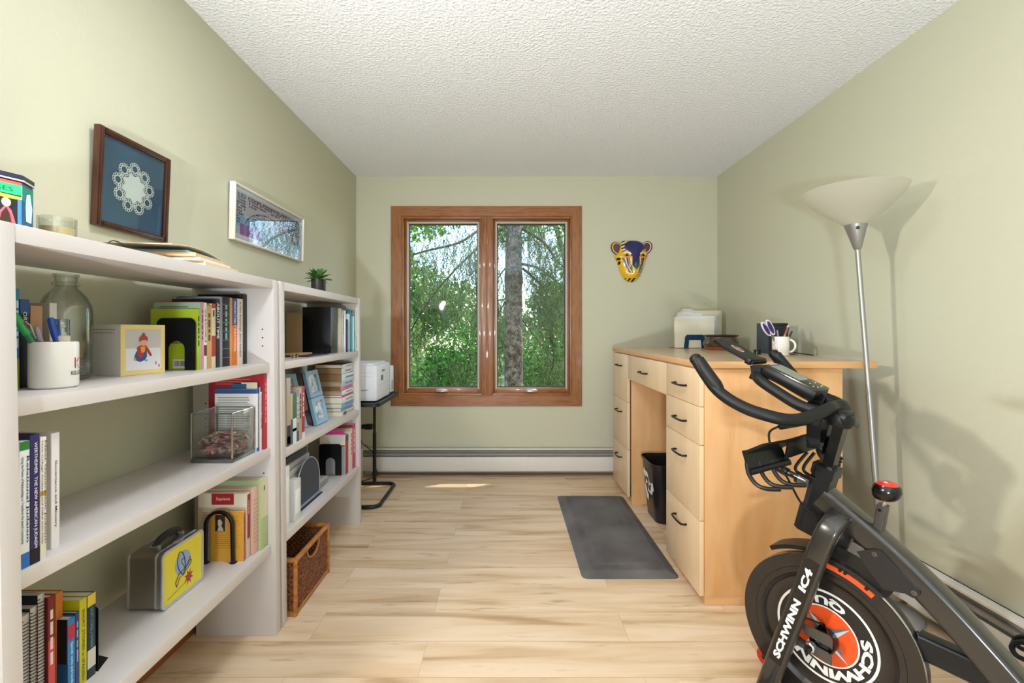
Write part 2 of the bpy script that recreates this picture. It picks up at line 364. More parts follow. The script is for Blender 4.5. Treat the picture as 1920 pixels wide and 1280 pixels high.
# ------------------------------------------------------------------ bookcases
SHW = mat('#cbc3be', .38); HOLE = mat('#2a2420', .8); PIN = mat('#b8b0a4', .4, .5)
RACK = .018
def bookcase(y0, y1, shelves, label, holes):
    xf, xb, t = -.887, -1.198, .034
    r = thing('bookcase', label, 'bookcase', ((xf+xb)/2, (y0+y1)/2, 0), group=None)
    for k, (a, b_) in enumerate(((y0, y0+t), (y1-t, y1))):
        m = MB().box((xb, a, 0), (xf, b_, 1.373), SHW, .0015)
        m.v = [(v[0], v[1]-RACK*v[2], v[2]) for v in m.v]
        if k:  # shelf-pin holes on the inner face of the far panel
            for z in holes:
                for x in (-.93, -1.15):
                    m.lathe([(0, 0), (.003, 0), (.003, .0006), (0, .0006)], (x, a-.0005-RACK*z, z), HOLE, 8, (0, 1, 0))
        part(m, 'side_panel', r, smooth=30)
    for z, th in shelves:
        f = -.888 if (z > 1.3 or y0 > 1.8) else -.903; q_ = RACK*z
        part(MB().box((xb+.003, y0+t+.0005-q_, z-th), (f, y1-t-.0005-q_, z), SHW, .0015), 'shelf', r, smooth=30)
    return r
hz = [.81, .79+.052, .874, .60, .632, 1.12, 1.152, 1.184, .50, .90]
Z1, Z2, Z3 = 1.053, .729, .357
bookcase(.809, 1.785, [(1.373, .034), (Z1, .033), (Z2, .033), (Z3, .036)], 'near white open bookcase holding the glass jug and the yellow lunch box', hz)
B1, B2, B3 = 1.054, .701, .358
bookcase(1.803, 2.781, [(1.373, .034), (B1, .031), (B2, .030), (B3, .032)], 'far white open bookcase by the corner with the wicker basket under it', [.60, .63, .66, .82, .85, .88, .95, .75])

# ------------------------------------------------------------------ books
PAGE = mat('#ddd2bd', .8); 
def book(y0, y1, h, col, X, z, depth=.15, label='', text=None, tcol='#ffffff', bands=(), tf=(.12, .88), th=.45, cover=None, group=None, hard=False, rough=.45, dx=0, extra=None, name='book'):
    g = .0004; y0 += g; y1 -= g
    if not group:
        if y0 < 1.8: group = 'books on the jug shelf of the near bookcase' if z > 1 else 'books on the middle shelf of the near bookcase' if z > .6 else 'books on the lowest shelf of the near bookcase'
        else: group = 'books in the top of the far bookcase' if z > 1 else 'upright books in the middle of the far bookcase' if z > .6 else 'books on the lowest shelf of the far bookcase'
    r = thing(name, label, 'book', (X-depth/2, (y0+y1)/2, z), group=group)
    c = mat(col, rough); t = min(.0022, (y1-y0)*.18); ov = .003 if hard else .0
    m = MB(); m.box((X-t*1.2, y0, z), (X, y1, z+h), c, .0007 if y1-y0 > .004 else 0)
    m.box((X-depth, y0, z), (X-t, y0+t, z+h), mat(cover, rough) if cover else c); m.box((X-depth, y1-t, z), (X-t, y1, z+h), c)
    for (a, b_, bc) in bands:
        m.box((X+.0001, y0+.0002, z+h*a), (X+.0004, y1-.0002, z+h*b_), mat(bc, rough))
    if text == '~':
        W = y1-y0; hh = W*min(th, .4); ym = (y0+y1)/2; a = z+h*tf[1]
        while a > z+h*(tf[0]+.3):
            ll = rnd.uniform(.008, .03); m.box((X+.0001, ym-hh/2, a-ll), (X+.0006, ym+hh/2, a), mat(tcol, .5)); a -= ll+.006
    elif text:
        W = y1-y0; L = h*(tf[1]-tf[0])
        for i, tx in enumerate(text if isinstance(text, (list, tuple)) else [text]):
            nl = len(text) if isinstance(text, (list, tuple)) else 1
            hh = W*th/nl*(1 if nl == 1 else .9)
            vs_, fs_, wd, ht = text_mesh(tx, .01)
            ln = L if len(tx) > 9 else min(L, wd*hh/ht*1.3)
            ym = y0+W*((nl-i)-.5)/nl
            m.text(tx, lambda a, b_, ym=ym, hh=hh: (X+.0009, ym-hh/2+b_, z+h*tf[1]-a), mat(tcol, .5), fit=ln, fith=hh, bold=.01)
    if extra: extra(m, X, y0, y1, z, h, depth)
    part(m, 'cover', r)
    part(MB().box((X-depth+ov, y0+t, z+ov), (X-t*1.2, y1-t, z+h-ov-.0012), PAGE), 'pages', r)
    return r
def shelf_row(X, z, rows, **kw):
    # rows: (px0, px1, top py, colour, label, options)
    for px0, px1, py, col, lab, op in rows:
        Xb = op.pop('X', X); y0, y1 = on_plane(px0, Xb), on_plane(px1, Xb)
        h = hgt(py, (y0+y1)/2)-z
        d = min(op.pop('depth', .15), Xb-(XL+.006))
        book(y0, y1, h, col, Xb, z, d, lab, **{**kw, **op})
def lines_on_cover(rows, col='#2b2b2b', x0=.1, x1=.9):
    # printed lines on the cover that faces the room (the -y side)
    def f(m, X, y0, y1, z, h, d):
        for (fz, a, b_, th_) in rows:
            m.box((X-d+d*a, y0-.0004, z+h*fz), (X-d+d*b_, y0-.0001, z+h*(fz+th_)), mat(col, .6))
    return f
G = 'books at the left end of the jug shelf'
shelf_row(-1.06, Z1, [
 (28, 36.5, 541, '#2f86b8', 'tall blue spined book at the left end of the jug shelf', dict(text='~', tcol='#e8f2f2', th=.7, bands=[(0, .3, '#a8b63c')])),
 (37, 55.5, 561, '#17151d', 'black book with white capital letters beside the tall blue book', dict(text='ORBIT', tf=(.38, .86), tcol='#e6e6e6', th=.4, bands=[(.84, 1, '#27508c')], cover='#2a1420')),
 (57, 80, 573, '#b98f66', 'tan paperback between the black book and the white book on the jug shelf', dict(text='relative', tcol='#241c16', cover='#1a1512', tf=(.1, .7), th=.3)),
 (93, 107, 568, '#ded9d4', 'white book with small black capitals next to the glass jug', dict(text='THE', tcol='#16140f', tf=(.3, .78), th=.4, cover='#c9c0b4'))])
X_ = -.987
def greenback(m, X, y0, y1, z, h, d):
    m.text('to your win', lambda a, b_: (X-d*.62+a, y0-.0006, z+h*.56+b_), mat('#1d1a10', .6), fit=.06, fith=.010, bold=.02)
    m.text('enriches your life.', lambda a, b_: (X-d*.62+a, y0-.0006, z+h*.42+b_), mat('#1d1a10', .6), fit=.065, fith=.010, bold=.02)
    m.box((X-d*.52, y0-.0005, z+.006), (X-d*.52+.048, y0-.0002, z+.034), mat('#d8d2cc', .6))
    for k in range(11): m.box((X-d*.5+k*.0036, y0-.0008, z+.012), (X-d*.5+k*.0036+rnd.uniform(.001, .0024), y0-.0005, z+.03), mat('#15120f', .6))
shelf_row(X_, Z1, [
 (370, 374.8, 579, '#a9ba24', 'lime green paperback behind the black steel bookend on the jug shelf', dict(extra=greenback, text='~', tcol='#20240c', th=.5)),
 (374.8, 377.2, 567, '#9bb39a', 'pale sage green book just behind the lime green paperback', dict(extra=lines_on_cover([(.93, .15, .75, .012), (.9, .1, .95, .012)], '#3c4a3c'))),
 (377.2, 382, 566, '#d9868c', 'pink spined paperback in the right row of the jug shelf', dict(text='~', tcol='#7e2430', th=.5)),
 (382, 388, 567, '#e4dfda', 'thin white spined book beside the pink paperback on the jug shelf', dict(text='LICK & ROCHELLE', tcol='#2c2c34', tf=(.4, .9), th=.5, bands=[(.2, .36, '#5a2030')])),
 (388, 396.6, 573, '#c39a58', 'tan paperback with brown lettering left of the cream and red spine', dict(text='~', tcol='#5b3714', th=.4)),
 (396.6, 404.5, 569, '#d8c9ab', 'cream book with a red lower spine next to the thick black title', dict(bands=[(.93, 1, '#a3251b'), (.18, .5, '#9c2a1b')], text='~', tcol='#4b2a18', tf=(.5, .9), th=.35)),
 (404.5, 412.5, 561, '#141419', 'black book titled About Time in large white letters', dict(text='ABOUT TIME', tcol='#e9e9ea', tf=(.42, .95), th=.6, extra=None)),
 (412.5, 417.3, 556, '#8d8d99', 'plain grey spined book between two black books on the jug shelf', dict()),
 (417.3, 430.8, 556, '#15181b', 'thick black book with thin pale grid lines on its spine', dict(bands=[(k/8, k/8+.006, '#5d8f96') for k in range(1, 8)], text='~', tcol='#7fa9ad', th=.25)),
 (430.8, 435.5, 558, '#cf9356', 'thin orange tan spine beside the blue and orange book', dict()),
 (435.5, 444.8, 560, '#e0701e', 'book with a blue upper and orange lower spine in the jug shelf row', dict(bands=[(.6, 1, '#1f4a8c')], text='PREDICTABLY IRRATIONAL', tcol='#f0ede6', tf=(.2, .96), th=.4)),
 (444.8, 455.4, 560, '#d9cfc0', 'cream book with grey lettering, second from the right end of the jug shelf', dict(text='Is This Anything?  Jerry Seinfeld', tcol='#3a3532', tf=(.12, .95), th=.35)),
 (455.4, 463, 552, '#1c1714', 'dark brown book at the right end of the jug shelf', dict(text='~', tcol='#8f8478', tf=(.3, .6), th=.3, depth=.17))])
# second shelf
shelf_row(-.912, Z2, [
 (36, 56, 827, '#dfe3e6', 'white and blue book with a green top band, leftmost on the middle shelf', dict(text=['Relational Judaism', 'Using the Power of Relationships to Transform the Jewish Community'], tcol='#232a3c', tf=(.2, .88), th=.75, bands=[(0, .12, '#2b64a8'), (.93, 1, '#2a7d32')], depth=.17, cover='#2a7d32')),
 (56.3, 75, 814, '#2b2658', 'dark purple hardback in white capitals on the middle shelf', dict(text='WERTHEIMER  THE NEW AMERICAN JUDAISM', tcol='#e8e6ea', tf=(.12, .94), th=.42, bands=[(.0, .12, '#14121c')], depth=.17, hard=True)),
 (75.3, 87.5, 819, '#e3ddd0', 'cream paperback with black handwritten style title on the middle shelf', dict(text=['Next Generation Judaism', 'How College Students and Hillel Can Help'], tcol='#33302c', tf=(.13, .97), th=.7, bands=[(.52, .56, '#b99432')], depth=.16)),
 (96, 112, 811, '#e8e5e6', 'white hardback standing rightmost in the left group of the middle shelf', dict(X=-.935, text='Governance and Ministry', tcol='#4a4a52', tf=(.18, .76), th=.34, depth=.16, cover='#cfc6bd'))])
bm_ = thing('bookmark_paper', 'folded white paper sticking up out of the book with the green top band', 'paper', (-.97, .873, .95))
part(MB().prism([(-.05, 0), (.04, 0), (.045, .03), (.0, .05), (-.05, .035)], (-.975, .876, .925), (1, 0, 0), (0, 0, 1), (0, 1, 0), .002, mat('#d5d8dc', .7)), 'sheet', bm_)
def textcover(m, X, y0, y1, z, h, d):
    m.box((X-d, y0-.0004, z+h*.93), (X, y0-.0001, z+h), mat('#2f4f86', .5))
    for k in range(15):
        if k == 3: continue
        m.box((X-d*.93, y0-.0004, z+h*(.86-k*.037)), (X-d*rnd.uniform(.1, .3), y0-.0001, z+h*(.868-k*.037)), mat('#6b625a' if k > 3 else '#3a3430', .6))
Y0 = 1.683
book(Y0, Y0+.014, .232, '#e2ded9', -.927, Z2, .155, 'white book with a blue top edge and printed back cover behind the glass vase', extra=textcover, bands=[(0, .06, '#2b68b4'), (.93, 1, '#2f4f86')])
book(Y0+.015, Y0+.029, .236, '#dcdad4', -.922, Z2, .16, 'white paperback with dark serif title between the blue topped book and the red book', text=['Honest Aging', 'Why Aging Can Be Good For Us'], tcol='#40353a', tf=(.35, .9), th=.8, bands=[(.93, 1, '#27427c')], cover='#27427c')
book(Y0+.031, Y0+.053, .284, '#a5222c', -.915, Z2, .21, 'tall red book at the right end of the middle shelf', text='~', tcol='#d2808a', th=.3, extra=lines_on_cover([(.93, .12, .75, .008), (.9, .12, .6, .008), (.87, .12, .7, .008)], '#d07a6a'))
for k, (x, y, ww, hh, c) in enumerate(((-1.0, Y0+.0145, .055, .25, '#1f5a86'), (-.962, Y0+.0148, .06, .256, '#e3d6bf'), (-.968, Y0+.0155, .07, .245, '#ddceb4'))):
    t_ = thing('sticky_note', ['blue paper tab sticking out above the white books behind the vase', 'tallest cream paper slip sticking out above the white books behind the vase', 'lower cream paper slip above the white books behind the vase'][k], 'paper', (x, y, Z2+hh-.02))
    part(MB().box((x-ww/2, y, Z2+hh-.035), (x+ww/2, y+.0003, Z2+hh), mat(c, .7)), 'sheet', t_)
# third shelf, right group
def portrait(m, X, y0, y1, z, h, d):
    x0 = X-d*.86; m.box((x0, y0-.0005, z+h*.6), (x0+.035, y0-.0002, z+h*.93), mat('#2a211a', .6))
    m.prism([(.006, 0), (.03, 0), (.026, .012), (.022, .016), (.026, .03), (.018, .042), (.01, .038), (.009, .024), (.013, .014)], (x0, y0-.0006, z+h*.61), (1, 0, 0), (0, 0, 1), (0, -1, 0), .0003, mat('#b9ac9a', .6))
    for k in range(16): m.box((x0+(.042 if k < 7 else 0), y0-.0004, z+h*(.9-k*.042)), (X-.012-rnd.random()*.012, y0-.0002, z+h*(.905-k*.042)), mat('#7a4c12', .6))
book(1.615, 1.624, .178, '#d69a34', -.935, Z3, .118, 'orange yellow paperback with a small portrait inside the black wire bookend', extra=portrait, text='~', tcol='#7b2a22', bands=[(.0, .96, '#a8524a')])
def sapiens(m, X, y0, y1, z, h, d):
    m.box((X-d*.98, y0-.0005, z+h*.78), (X-.002, y0-.0002, z+h*.98), mat('#ddd0bc', .6))
    m.box((X-d*.72, y0-.0008, z+h*.82), (X-d*.27, y0-.0005, z+h*.99), mat('#a11720', .6))
    m.text('Sapiens', lambda a, b_: (X-d*.63+a, y0-.0010, z+h*.875+b_), mat('#e7d8cc', .6), fit=d*.28, fith=.014)
    for k in range(12): m.box((X-d*.9, y0-.0004, z+h*(.7-k*.045)), (X-d*(.5+rnd.random()*.1), y0-.0002, z+h*(.704-k*.045)), mat('#6a5648', .6))
book(1.632, 1.650, .238, '#cdb9a0', -.932, Z3, .178, 'tan Sapiens book with a red title label on the lunch box shelf', extra=sapiens, text='SAPIENS', tcol='#e2cfc0', bands=[(.3, .97, '#8f2430')])
book(1.656, 1.690, .243, '#d3a898', -.925, Z3, .17, 'thick dusty pink book between the tan and the pale green book', extra=lines_on_cover([(.9, .6, .95, .006), (.86, .6, .9, .006)], '#8a5a50'), bands=[(k/16, k/16+.008, '#a87a6c') for k in range(3, 14)])
book(1.692, 1.739, .262, '#a9b884', -.915, Z3, .20, 'pale green and cream book at the right end of the lunch box shelf', bands=[(.45, 1, '#cfc6a8')], text='~', tcol='#6c6a4c', tf=(.55, .9), th=.2)
# bottom left group: spiral notebooks and Spanish books
def spiral(y0, y1, h, X, z, label):
    r = thing('spiral_notebook', label, 'notebook', (X-.1, (y0+y1)/2, z), group='spiral notebooks at the left end of the lunch box shelf')
    d = .2
    m = MB().box((X-d, y0, z), (X-.006, y0+.001, z+h), mat('#1c2230', .5)).box((X-d, y1-.001, z), (X-.006, y1, z+h), mat('#c9c6c0', .5)); part(m, 'cover', r)
    part(MB().box((X-d, y0+.001, z+.002), (X-.008, y1-.001, z+h-.002), mat('#cfc8c2', .8)), 'pages', r)
    m = MB(); nn = int(h/.0075); rr = (y1-y0)*.52; ym = (y0+y1)/2; pts = []
    for k in range(nn*8): a = 2*math.pi*k/8; pts.append((X-.007+rr*math.cos(a), ym+rr*math.sin(a), z+.008+(h-.016)*k/(nn*8)))
    m.tube(pts, .0009, mat('#20222a', .4, .3), 4); part(m, 'wire_spiral', r)
yy = [on_plane(p, -.985) for p in (41, 61, 75, 89, 103, 127, 141, 149, 163, 181)]
spiral(yy[0], yy[1]-.001, .237, -.985, Z3, 'dark spiral notebook nearest the left panel on the lunch box shelf')
spiral(yy[1], yy[2]-.001, .243, -.985, Z3, 'middle of the three spiral notebooks on the lunch box shelf')
spiral(yy[2], yy[3]-.001, .262, -.985, Z3, 'tallest spiral notebook beside the dark red book')
shelf_row(-.985, Z3, [
 (90, 103, 1117, '#7c1f28', 'dark red and pink book between spiral notebooks and the blue book', dict(bands=[(.0, .62, '#c8484a')], text='~', tcol='#e8d4cc', th=.5)),
 (127, 141, 1158, '#2a7fc0', 'bright blue Spanish guide book with an oval red badge on the lunch box shelf', dict(bands=[(.72, .92, '#b52b4a')], text='Spanish verbs and handbook', tcol='#e8eef2', tf=(.05, .68), th=.42, depth=.13, extra=lines_on_cover([(0, 0, 1, .42)], '#1f4f78'), cover='#231a18')),
 (141.4, 148.6, 1147, '#2c4676', 'thin navy paperback between the blue and the yellow book', dict(text='~', tcol='#9fb0c8', th=.3)),
 (149, 163, 1122, '#c3bd1c', 'yellow green Spanish short stories paperback on the lunch box shelf', dict(text='SHORT STORIES in SPANISH', tcol='#5a4a18', tf=(.05, .88), th=.35)),
 (163.4, 179.5, 1113, '#1b2a3c', 'dark navy short stories book with a yellow top beside the bookend foot', dict(bands=[(.86, 1, '#d8be3c'), (.12, .34, '#cfc8bc')], text='SHORT STORIES in SPANISH', tcol='#5c9aa0', tf=(.36, .84), th=.35))])
book(on_plane(104, -1.01), on_plane(118, -1.01), .232, '#c0711f', -1.01, Z3, .14, 'orange topped book pushed back between the dark red and bright blue books', extra=None)

# ------------------------------------------------------------------ bookends
BLK = mat('#101014', .35, .3)
def bookend(x0, x1, y, z, h, label, arch=(.3, .72, .56)):
    # steel plate standing across the shelf with an arched cut-out and a foot under the books
    r = thing('bookend', label, 'bookend', ((x0+x1)/2, y, z), group=None)
    W = x1-x0; rc = .02; out = []
    def rr(cx_, cy_, a0, a1, rad, nn=6): return [(cx_+rad*math.cos(R(a0+(a1-a0)*k/nn)), cy_+rad*math.sin(R(a0+(a1-a0)*k/nn))) for k in range(nn+1)]
    a0, a1 = W*arch[0], W*arch[1]; ra = (a1-a0)/2; ah = h*arch[2]
    O = [(0, 0)]+rr(rc, h-rc, 180, 90, rc)+rr(W-rc, h-rc, 90, 0, rc)+[(W, 0)]
    I = [(a0, 0)]+rr(a0+ra, ah-ra, 180, 90, ra)+rr(a0+ra, ah-ra, 90, 0, ra)+[(a1, 0)]
    part(MB().strip(O, I, (x0, y, z), (1, 0, 0), (0, 0, 1), (0, 1, 0), .0012, BLK, closed=False), 'plate', r)
    part(MB().box((x0+a0, y-.075, z+.0003), (x0+a1, y+.0012, z+.0015), BLK), 'foot', r) if False else part(MB().box((x0, y-.004, z+.0002), (x1, y+.0012, z+.0016), BLK), 'foot', r)
    return r
bookend(-1.112, -.988, 1.442, Z1, .166, 'black steel bookend with an arched opening before the lime green book')
# the thin bookend beside the Spanish books lies the other way round
r = thing('bookend', 'black steel bookend with its flat foot out, right of the navy short stories book', 'bookend', (-1.04, 1.1, Z3))
yb = on_plane(181, -.985)+.004
part(MB().prism([(-1.10, Z3), (-.985, Z3), (-.985, Z3+.15), (-1.0, Z3+.165), (-1.085, Z3+.165), (-1.10, Z3+.15)], (0, yb, 0), (1, 0, 0), (0, 0, 1), (0, 1, 0), .0015, BLK), 'plate', r)
part(MB().prism([(-1.10, yb), (-1.10, yb+.07), (-1.0, yb+.045), (-.985, yb+.0)], (0, 0, Z3+.0002), (1, 0, 0), (0, 1, 0), (0, 0, 1), .0015, BLK), 'foot', r)
# wire arch bookend
r = thing('bookend', 'black arched wire bookend in front of the orange yellow paperback', 'bookend', (-1.01, 1.60, Z3))
pts = [(-1.062, 1.60, Z3), (-1.060, 1.60, Z3+.12)]+[(-1.013+.047*math.cos(R(a)), 1.60, Z3+.135+.047*math.sin(R(a))) for a in range(170, 0, -20)]+[(-.966, 1.60, Z3+.12), (-.964, 1.60, Z3)]
part(MB().sweep(pts, .012, .012, (0, 1, 0), BLK, .3), 'arch', r)
part(MB().box((-1.068, 1.597, Z3+.0002), (-1.052, 1.612, Z3+.003), BLK).box((-.975, 1.597, Z3+.0002), (-.955, 1.612, Z3+.003), BLK), 'foot', r)

# ------------------------------------------------------------------ things on the near bookcase
MUG = mat('#e6e1d9', .25, coat=.4)
def cyl_text(m, txt, c, rad, ang, z, size, mt_, bold=0, fit=None, fith=None):
    def fn(a, b_):
        th_ = ang+(a-(fit or 0)/2)/rad
        return (c[0]+(rad+.0005)*math.cos(th_), c[1]+(rad+.0005)*math.sin(th_), z+b_)
    m.text(txt, fn, mt_, size=size, bold=bold, fit=fit, fith=fith)
def mug(c, rad, h, logo_ang, label, handle=None):
    r = thing('mug', label, 'mug', c)
    m = MB().lathe([(0, .002), (rad-.006, .0), (rad-.001, .004), (rad, .01), (rad, h-.003), (rad-.0015, h), (rad-.004, h-.002), (rad-.004, .008), (0, .007)], c, MUG, 40)
    cyl_text(m, 'K', c, rad, logo_ang, c[2]+h*.42, 1, mat('#b3263c', .5), 0, .019, .024)
    cyl_text(m, 'K', c, rad+.0003, logo_ang, c[2]+h*.44, 1, MUG, 0, .014, .018)
    cyl_text(m, 'KELLOGG', c, rad, logo_ang, c[2]+h*.28, 1, mat('#2b2826', .5), .01, .036, .009)
    part(m, 'cup', r)
    if handle is not None:
        ca, sa = math.cos(handle), math.sin(handle); pts = []
        for k in range(9):
            a = R(-80+20*k); d = rad-.004+.030*math.cos(a); pts.append((c[0]+ca*d, c[1]+sa*d, c[2]+h*.52+h*.33*math.sin(a)))
        part(MB().tube(pts, .0055, MUG, 8), 'handle', r)
    return r
mc1 = (-1.0, 1.003, Z1)
mug(mc1, .041, .102, R(20), 'white mug of pens standing before the jug on the near bookcase')
def pen(p0, p1, r_, col, label, cap=None, name='pen', clip=None):
    t = thing(name, label, name.replace('_', ' '), p0)
    P0, P1 = Vector(p0), Vector(p1); L_ = (P1-P0).length; ax = (P1-P0).normalized()
    part(MB().lathe([(.0006, 0), (r_*.8, .012), (r_, .02), (r_, L_*.72)], P0, mat(col, .35), 12, ax), 'barrel', t)
    part(MB().lathe([(r_*1.12, L_*.7), (r_*1.15, L_*.72), (r_*1.12, L_-.006), (r_*.7, L_), (0, L_)], P0, mat(cap or col, .3), 12, ax), 'cap', t)
    if clip:
        u = ax.orthogonal().normalized()
        part(MB().tube([P0+ax*(L_-.004)+u*r_*1.1, P0+ax*(L_*.93)+u*r_*1.7, P0+ax*(L_*.72)+u*r_*1.5], .0012, mat(clip, .3, .6), 6), 'clip', t)
    return t
zc = Z1+.01
pen((-.985, 1.005, zc), (-1.03, .945, Z1+.165), .0065, '#2f7d55', 'green capped marker leaning left out of the white mug by the jug', '#25a552', 'marker')
pen((-1.0, 1.0, zc), (-1.02, .956, Z1+.145), .005, '#1b1d22', 'black pen with a red ring leaning out of the white mug by the jug', '#7a2436', clip='#c8c8cc')
pen((-1.01, 1.01, zc), (-1.0, .965, Z1+.135), .004, '#b9aeb8', 'pale grey pen low in the white mug by the jug', '#9a8f9c')
pen((-.985, 1.018, zc), (-1.005, 1.0, Z1+.155), .006, '#2553ad', 'blue click pen standing in the white mug by the jug', '#1f4fb4', clip='#1f4fb4')
r = thing('sanitizer_bottle', 'clear capped pump bottle standing in the white mug beside the jug', 'bottle', (-.998, 1.014, zc))
c_ = (-.998, 1.018, zc)
WP = mat('#e0d6c8', .4)
part(MB().lathe([(0, 0), (.015, 0), (.016, .004), (.016, .085), (.012, .092), (0, .092)], c_, glassy('#eef2f2', '#a9bcc0', .06, .4), 20), 'body', r)
part(MB().lathe([(.0145, .09), (.0145, .104), (.009, .106), (.008, .112), (.005, .113), (.0045, .122), (.007, .124), (.007, .128), (.005, .129), (.005, .136), (0, .136)], c_, WP, 20), 'pump', r)
part(MB().lathe([(.014, .105), (.0135, .140), (.0125, .142), (0, .142)], c_, glassy('#e6eef0', '#8ea6b0', .12, .5), 20), 'cap', r)

jc = (-1.128, 1.162, Z1)
r = thing('glass_jug', 'large clear glass jug with coins in its bottom on the near bookcase', 'jug', jc)
GL = glassy('#fcfdfc', '#c4cec8', .09, .25)
q = .052
part(MB().lathe([(0, .004), (q*.7, .002), (q*.94, .006), (q, .02), (q, .17), (q*.96, .19), (q*.8, .212), (q*.55, .228), (q*.44, .235), (q*.42, .239), (q*.53, .242), (q*.53, .247), (q*.42, .250), (q*.42, .262), (q*.5, .265), (q*.5, .270), (q*.44, .271), (q*.38, .268), (q*.38, .236), (q*.74, .210), (q*.93, .187), (q*.95, .02), (q*.85, .009), (0, .008)], jc, GL, 40), 'glass_body', r)
coins = MB()
for k in range(60):
    a = rnd.random()*6.28; d = q*.78*math.sqrt(rnd.random()); zz = .014+rnd.random()*.05*(1-(d/q)**2*.4)
    ax = Vector((rnd.gauss(0, .5), rnd.gauss(0, .5), 1)).normalized()
    coins.lathe([(0, 0), (.0095, 0), (.0095, .0016), (0, .0016)], (jc[0]+d*math.cos(a), jc[1]+d*math.sin(a), jc[2]+zz), mat(rnd.choice(['#8d8a88', '#6d4a38', '#7c777a', '#4b3c36']), .35, .8), 12, ax)
o = part(coins, 'coin_pile', r)
kind(o, 'stuff')

# photo cube
r = thing('photo_cube', 'white and yellow photo cube with a child in red on the jug shelf', 'photo cube', (-1.105, 1.325, Z1), R(-16), local=True)
r.scale = (.93, .875, 1)
m = MB().box((-.066, -.070, 0), (.065, .070, .143), mat('#e3dcd6', .5), .001)
for k in range(2):
    a_ = -.05
    while a_ < .035: ll = rnd.uniform(.004, .012); m.box((a_, -.0703, .128-k*.009), (a_+ll, -.0700, .1300-k*.009), mat('#6a6662', .6)); a_ += ll+.003
part(m, 'box', r)
m = MB().box((.065, -.0699, .0006), (.0665, .0699, .1425), mat('#e8cf86', .5)); part(m, 'yellow_frame', r)
m = MB()
def fq(pts, c, e): m.prism(pts, (.0665+e, 0, .072), (0, 1, 0), (0, 0, 1), (1, 0, 0), .0002, mat(c, .5))
fq([(-.055, -.058), (.055, -.058), (.055, .058), (-.055, .058)], '#dfe0e4', .0001)
fq([(-.055, .004), (.055, .004), (.055, .058), (-.055, .058)], '#c3c0bd', .0004)
fq([(-.03, -.02), (-.026, -.03), (-.012, -.036), (.004, -.03), (.01, -.02), (.008, .0), (-.01, .004), (-.024, -.006)], '#2b4f93', .0007)
fq([(-.022, .006), (-.012, .012), (.006, .012), (.016, .0), (.026, -.018), (.02, -.021), (.010, -.008), (.002, -.002), (-.002, -.018), (-.012, -.026), (-.02, -.012)], '#b83038', .001)
fq([(-.012, .008), (.004, .008), (.002, -.008), (-.008, -.01)], '#d8a53c', .0013)
fq([(.004+.012*math.cos(a)-.006, .022+.012*math.sin(a)) for a in [k*.5236 for k in range(12)]], '#e2a48c', .0014)
fq([(-.016, .022), (-.015, .034), (-.008, .041), (.004, .041), (.011, .034), (.012, .024), (.0, .028)], '#a8423e', .0017)
fq([(-.006, .040), (.002, .040), (.003, .046), (-.004, .048)], '#8c3a38', .0018)
fq([(-.032, -.024), (-.026, -.022), (-.024, -.03), (-.03, -.032)], '#c98f3c', .001)
fq([(.0, -.032), (.012, -.028), (.01, -.036)], '#7aa0b8', .001)
for dx in (0, .010):
    fq([(.036+dx, -.04-dx*.8), (.039+dx, -.036-dx*.8), (.042+dx, -.04-dx*.8), (.039+dx, -.048-dx*.8)], '#c65a72', .0008)
part(m, 'photograph', r)

# lunch box
SIL = mat('#9d978c', .28, .85); STRIM = mat('#c9cdd2', .22, .8)
r = thing('lunch_box', 'silver metal lunch box with a yellow rocket picture on the lowest shelf', 'lunch box', (-1.052, 1.408, Z3+.0015), R(0), local=True)
def rrect(w_, h_, rad, nn=5):
    P = []
    for cx_, cy_, a0 in ((w_/2-rad, h_/2-rad, 0), (-w_/2+rad, h_/2-rad, 90), (-w_/2+rad, -h_/2+rad, 180), (w_/2-rad, -h_/2+rad, 270)):
        for k in range(nn+1): a = R(a0+90*k/nn); P.append((cx_+rad*math.cos(a), cy_+rad*math.sin(a)))
    return P
def slab(m, w_, h_, rad, x0, x1, mt_, zc_=.085): m.prism([(a, b_) for a, b_ in rrect(w_, h_, rad)], (x0, 0, zc_), (0, 1, 0), (0, 0, 1), (1, 0, 0), x1-x0, mt_)
m = MB(); slab(m, .178, .166, .016, -.048, .030, SIL); part(m, 'body', r, smooth=30)
m = MB(); slab(m, .178, .166, .016, .0335, .049, SIL); part(m, 'lid', r, smooth=30)
m = MB(); slab(m, .182, .170, .018, .0300, .0335, STRIM); slab(m, .182, .170, .018, -.050, -.045, STRIM); m.strip(rrect(.182, .170, .018), rrect(.166, .154, .012), (.048, 0, .085), (0, 1, 0), (0, 0, 1), (1, 0, 0), .004, STRIM); part(m, 'rim', r, smooth=30)
m = MB()
def lb(pts, c, e): m.prism(pts, (.049+e, 0, .085), (0, 1, 0), (0, 0, 1), (1, 0, 0), .0002, mat(c, .4))
lb(rrect(.166, .154, .012), '#d8c832', .0002)
lb([(-.002+.034*math.cos(a), .018+.036*math.sin(a)) for a in [k*.35 for k in range(18)]], '#8ba3bf', .0006)
lb([(.024+(.022 if k % 2 else .010)*math.cos(k*.393), -.040+(.026 if k % 2 else .012)*math.sin(k*.393)) for k in range(16)], '#9b3428', .0006)
INK = mat('#1b1b24', .5)
def ln(pts, wd_=.0009, sm=0): m.tube([(.0502, a, .085+b_) for a, b_ in pts], wd_, INK, 5, smooth=sm)
ln([(.0, -.022), (-.018, .0), (-.026, .03), (-.018, .054), (-.004, .048), (.006, .02), (.008, -.01), (.0, -.022)], .0012, 4)
ln([(.0, -.018), (.004, .0), (-.008, .02), (-.006, .03), (.002, .026)], .0008, 4)
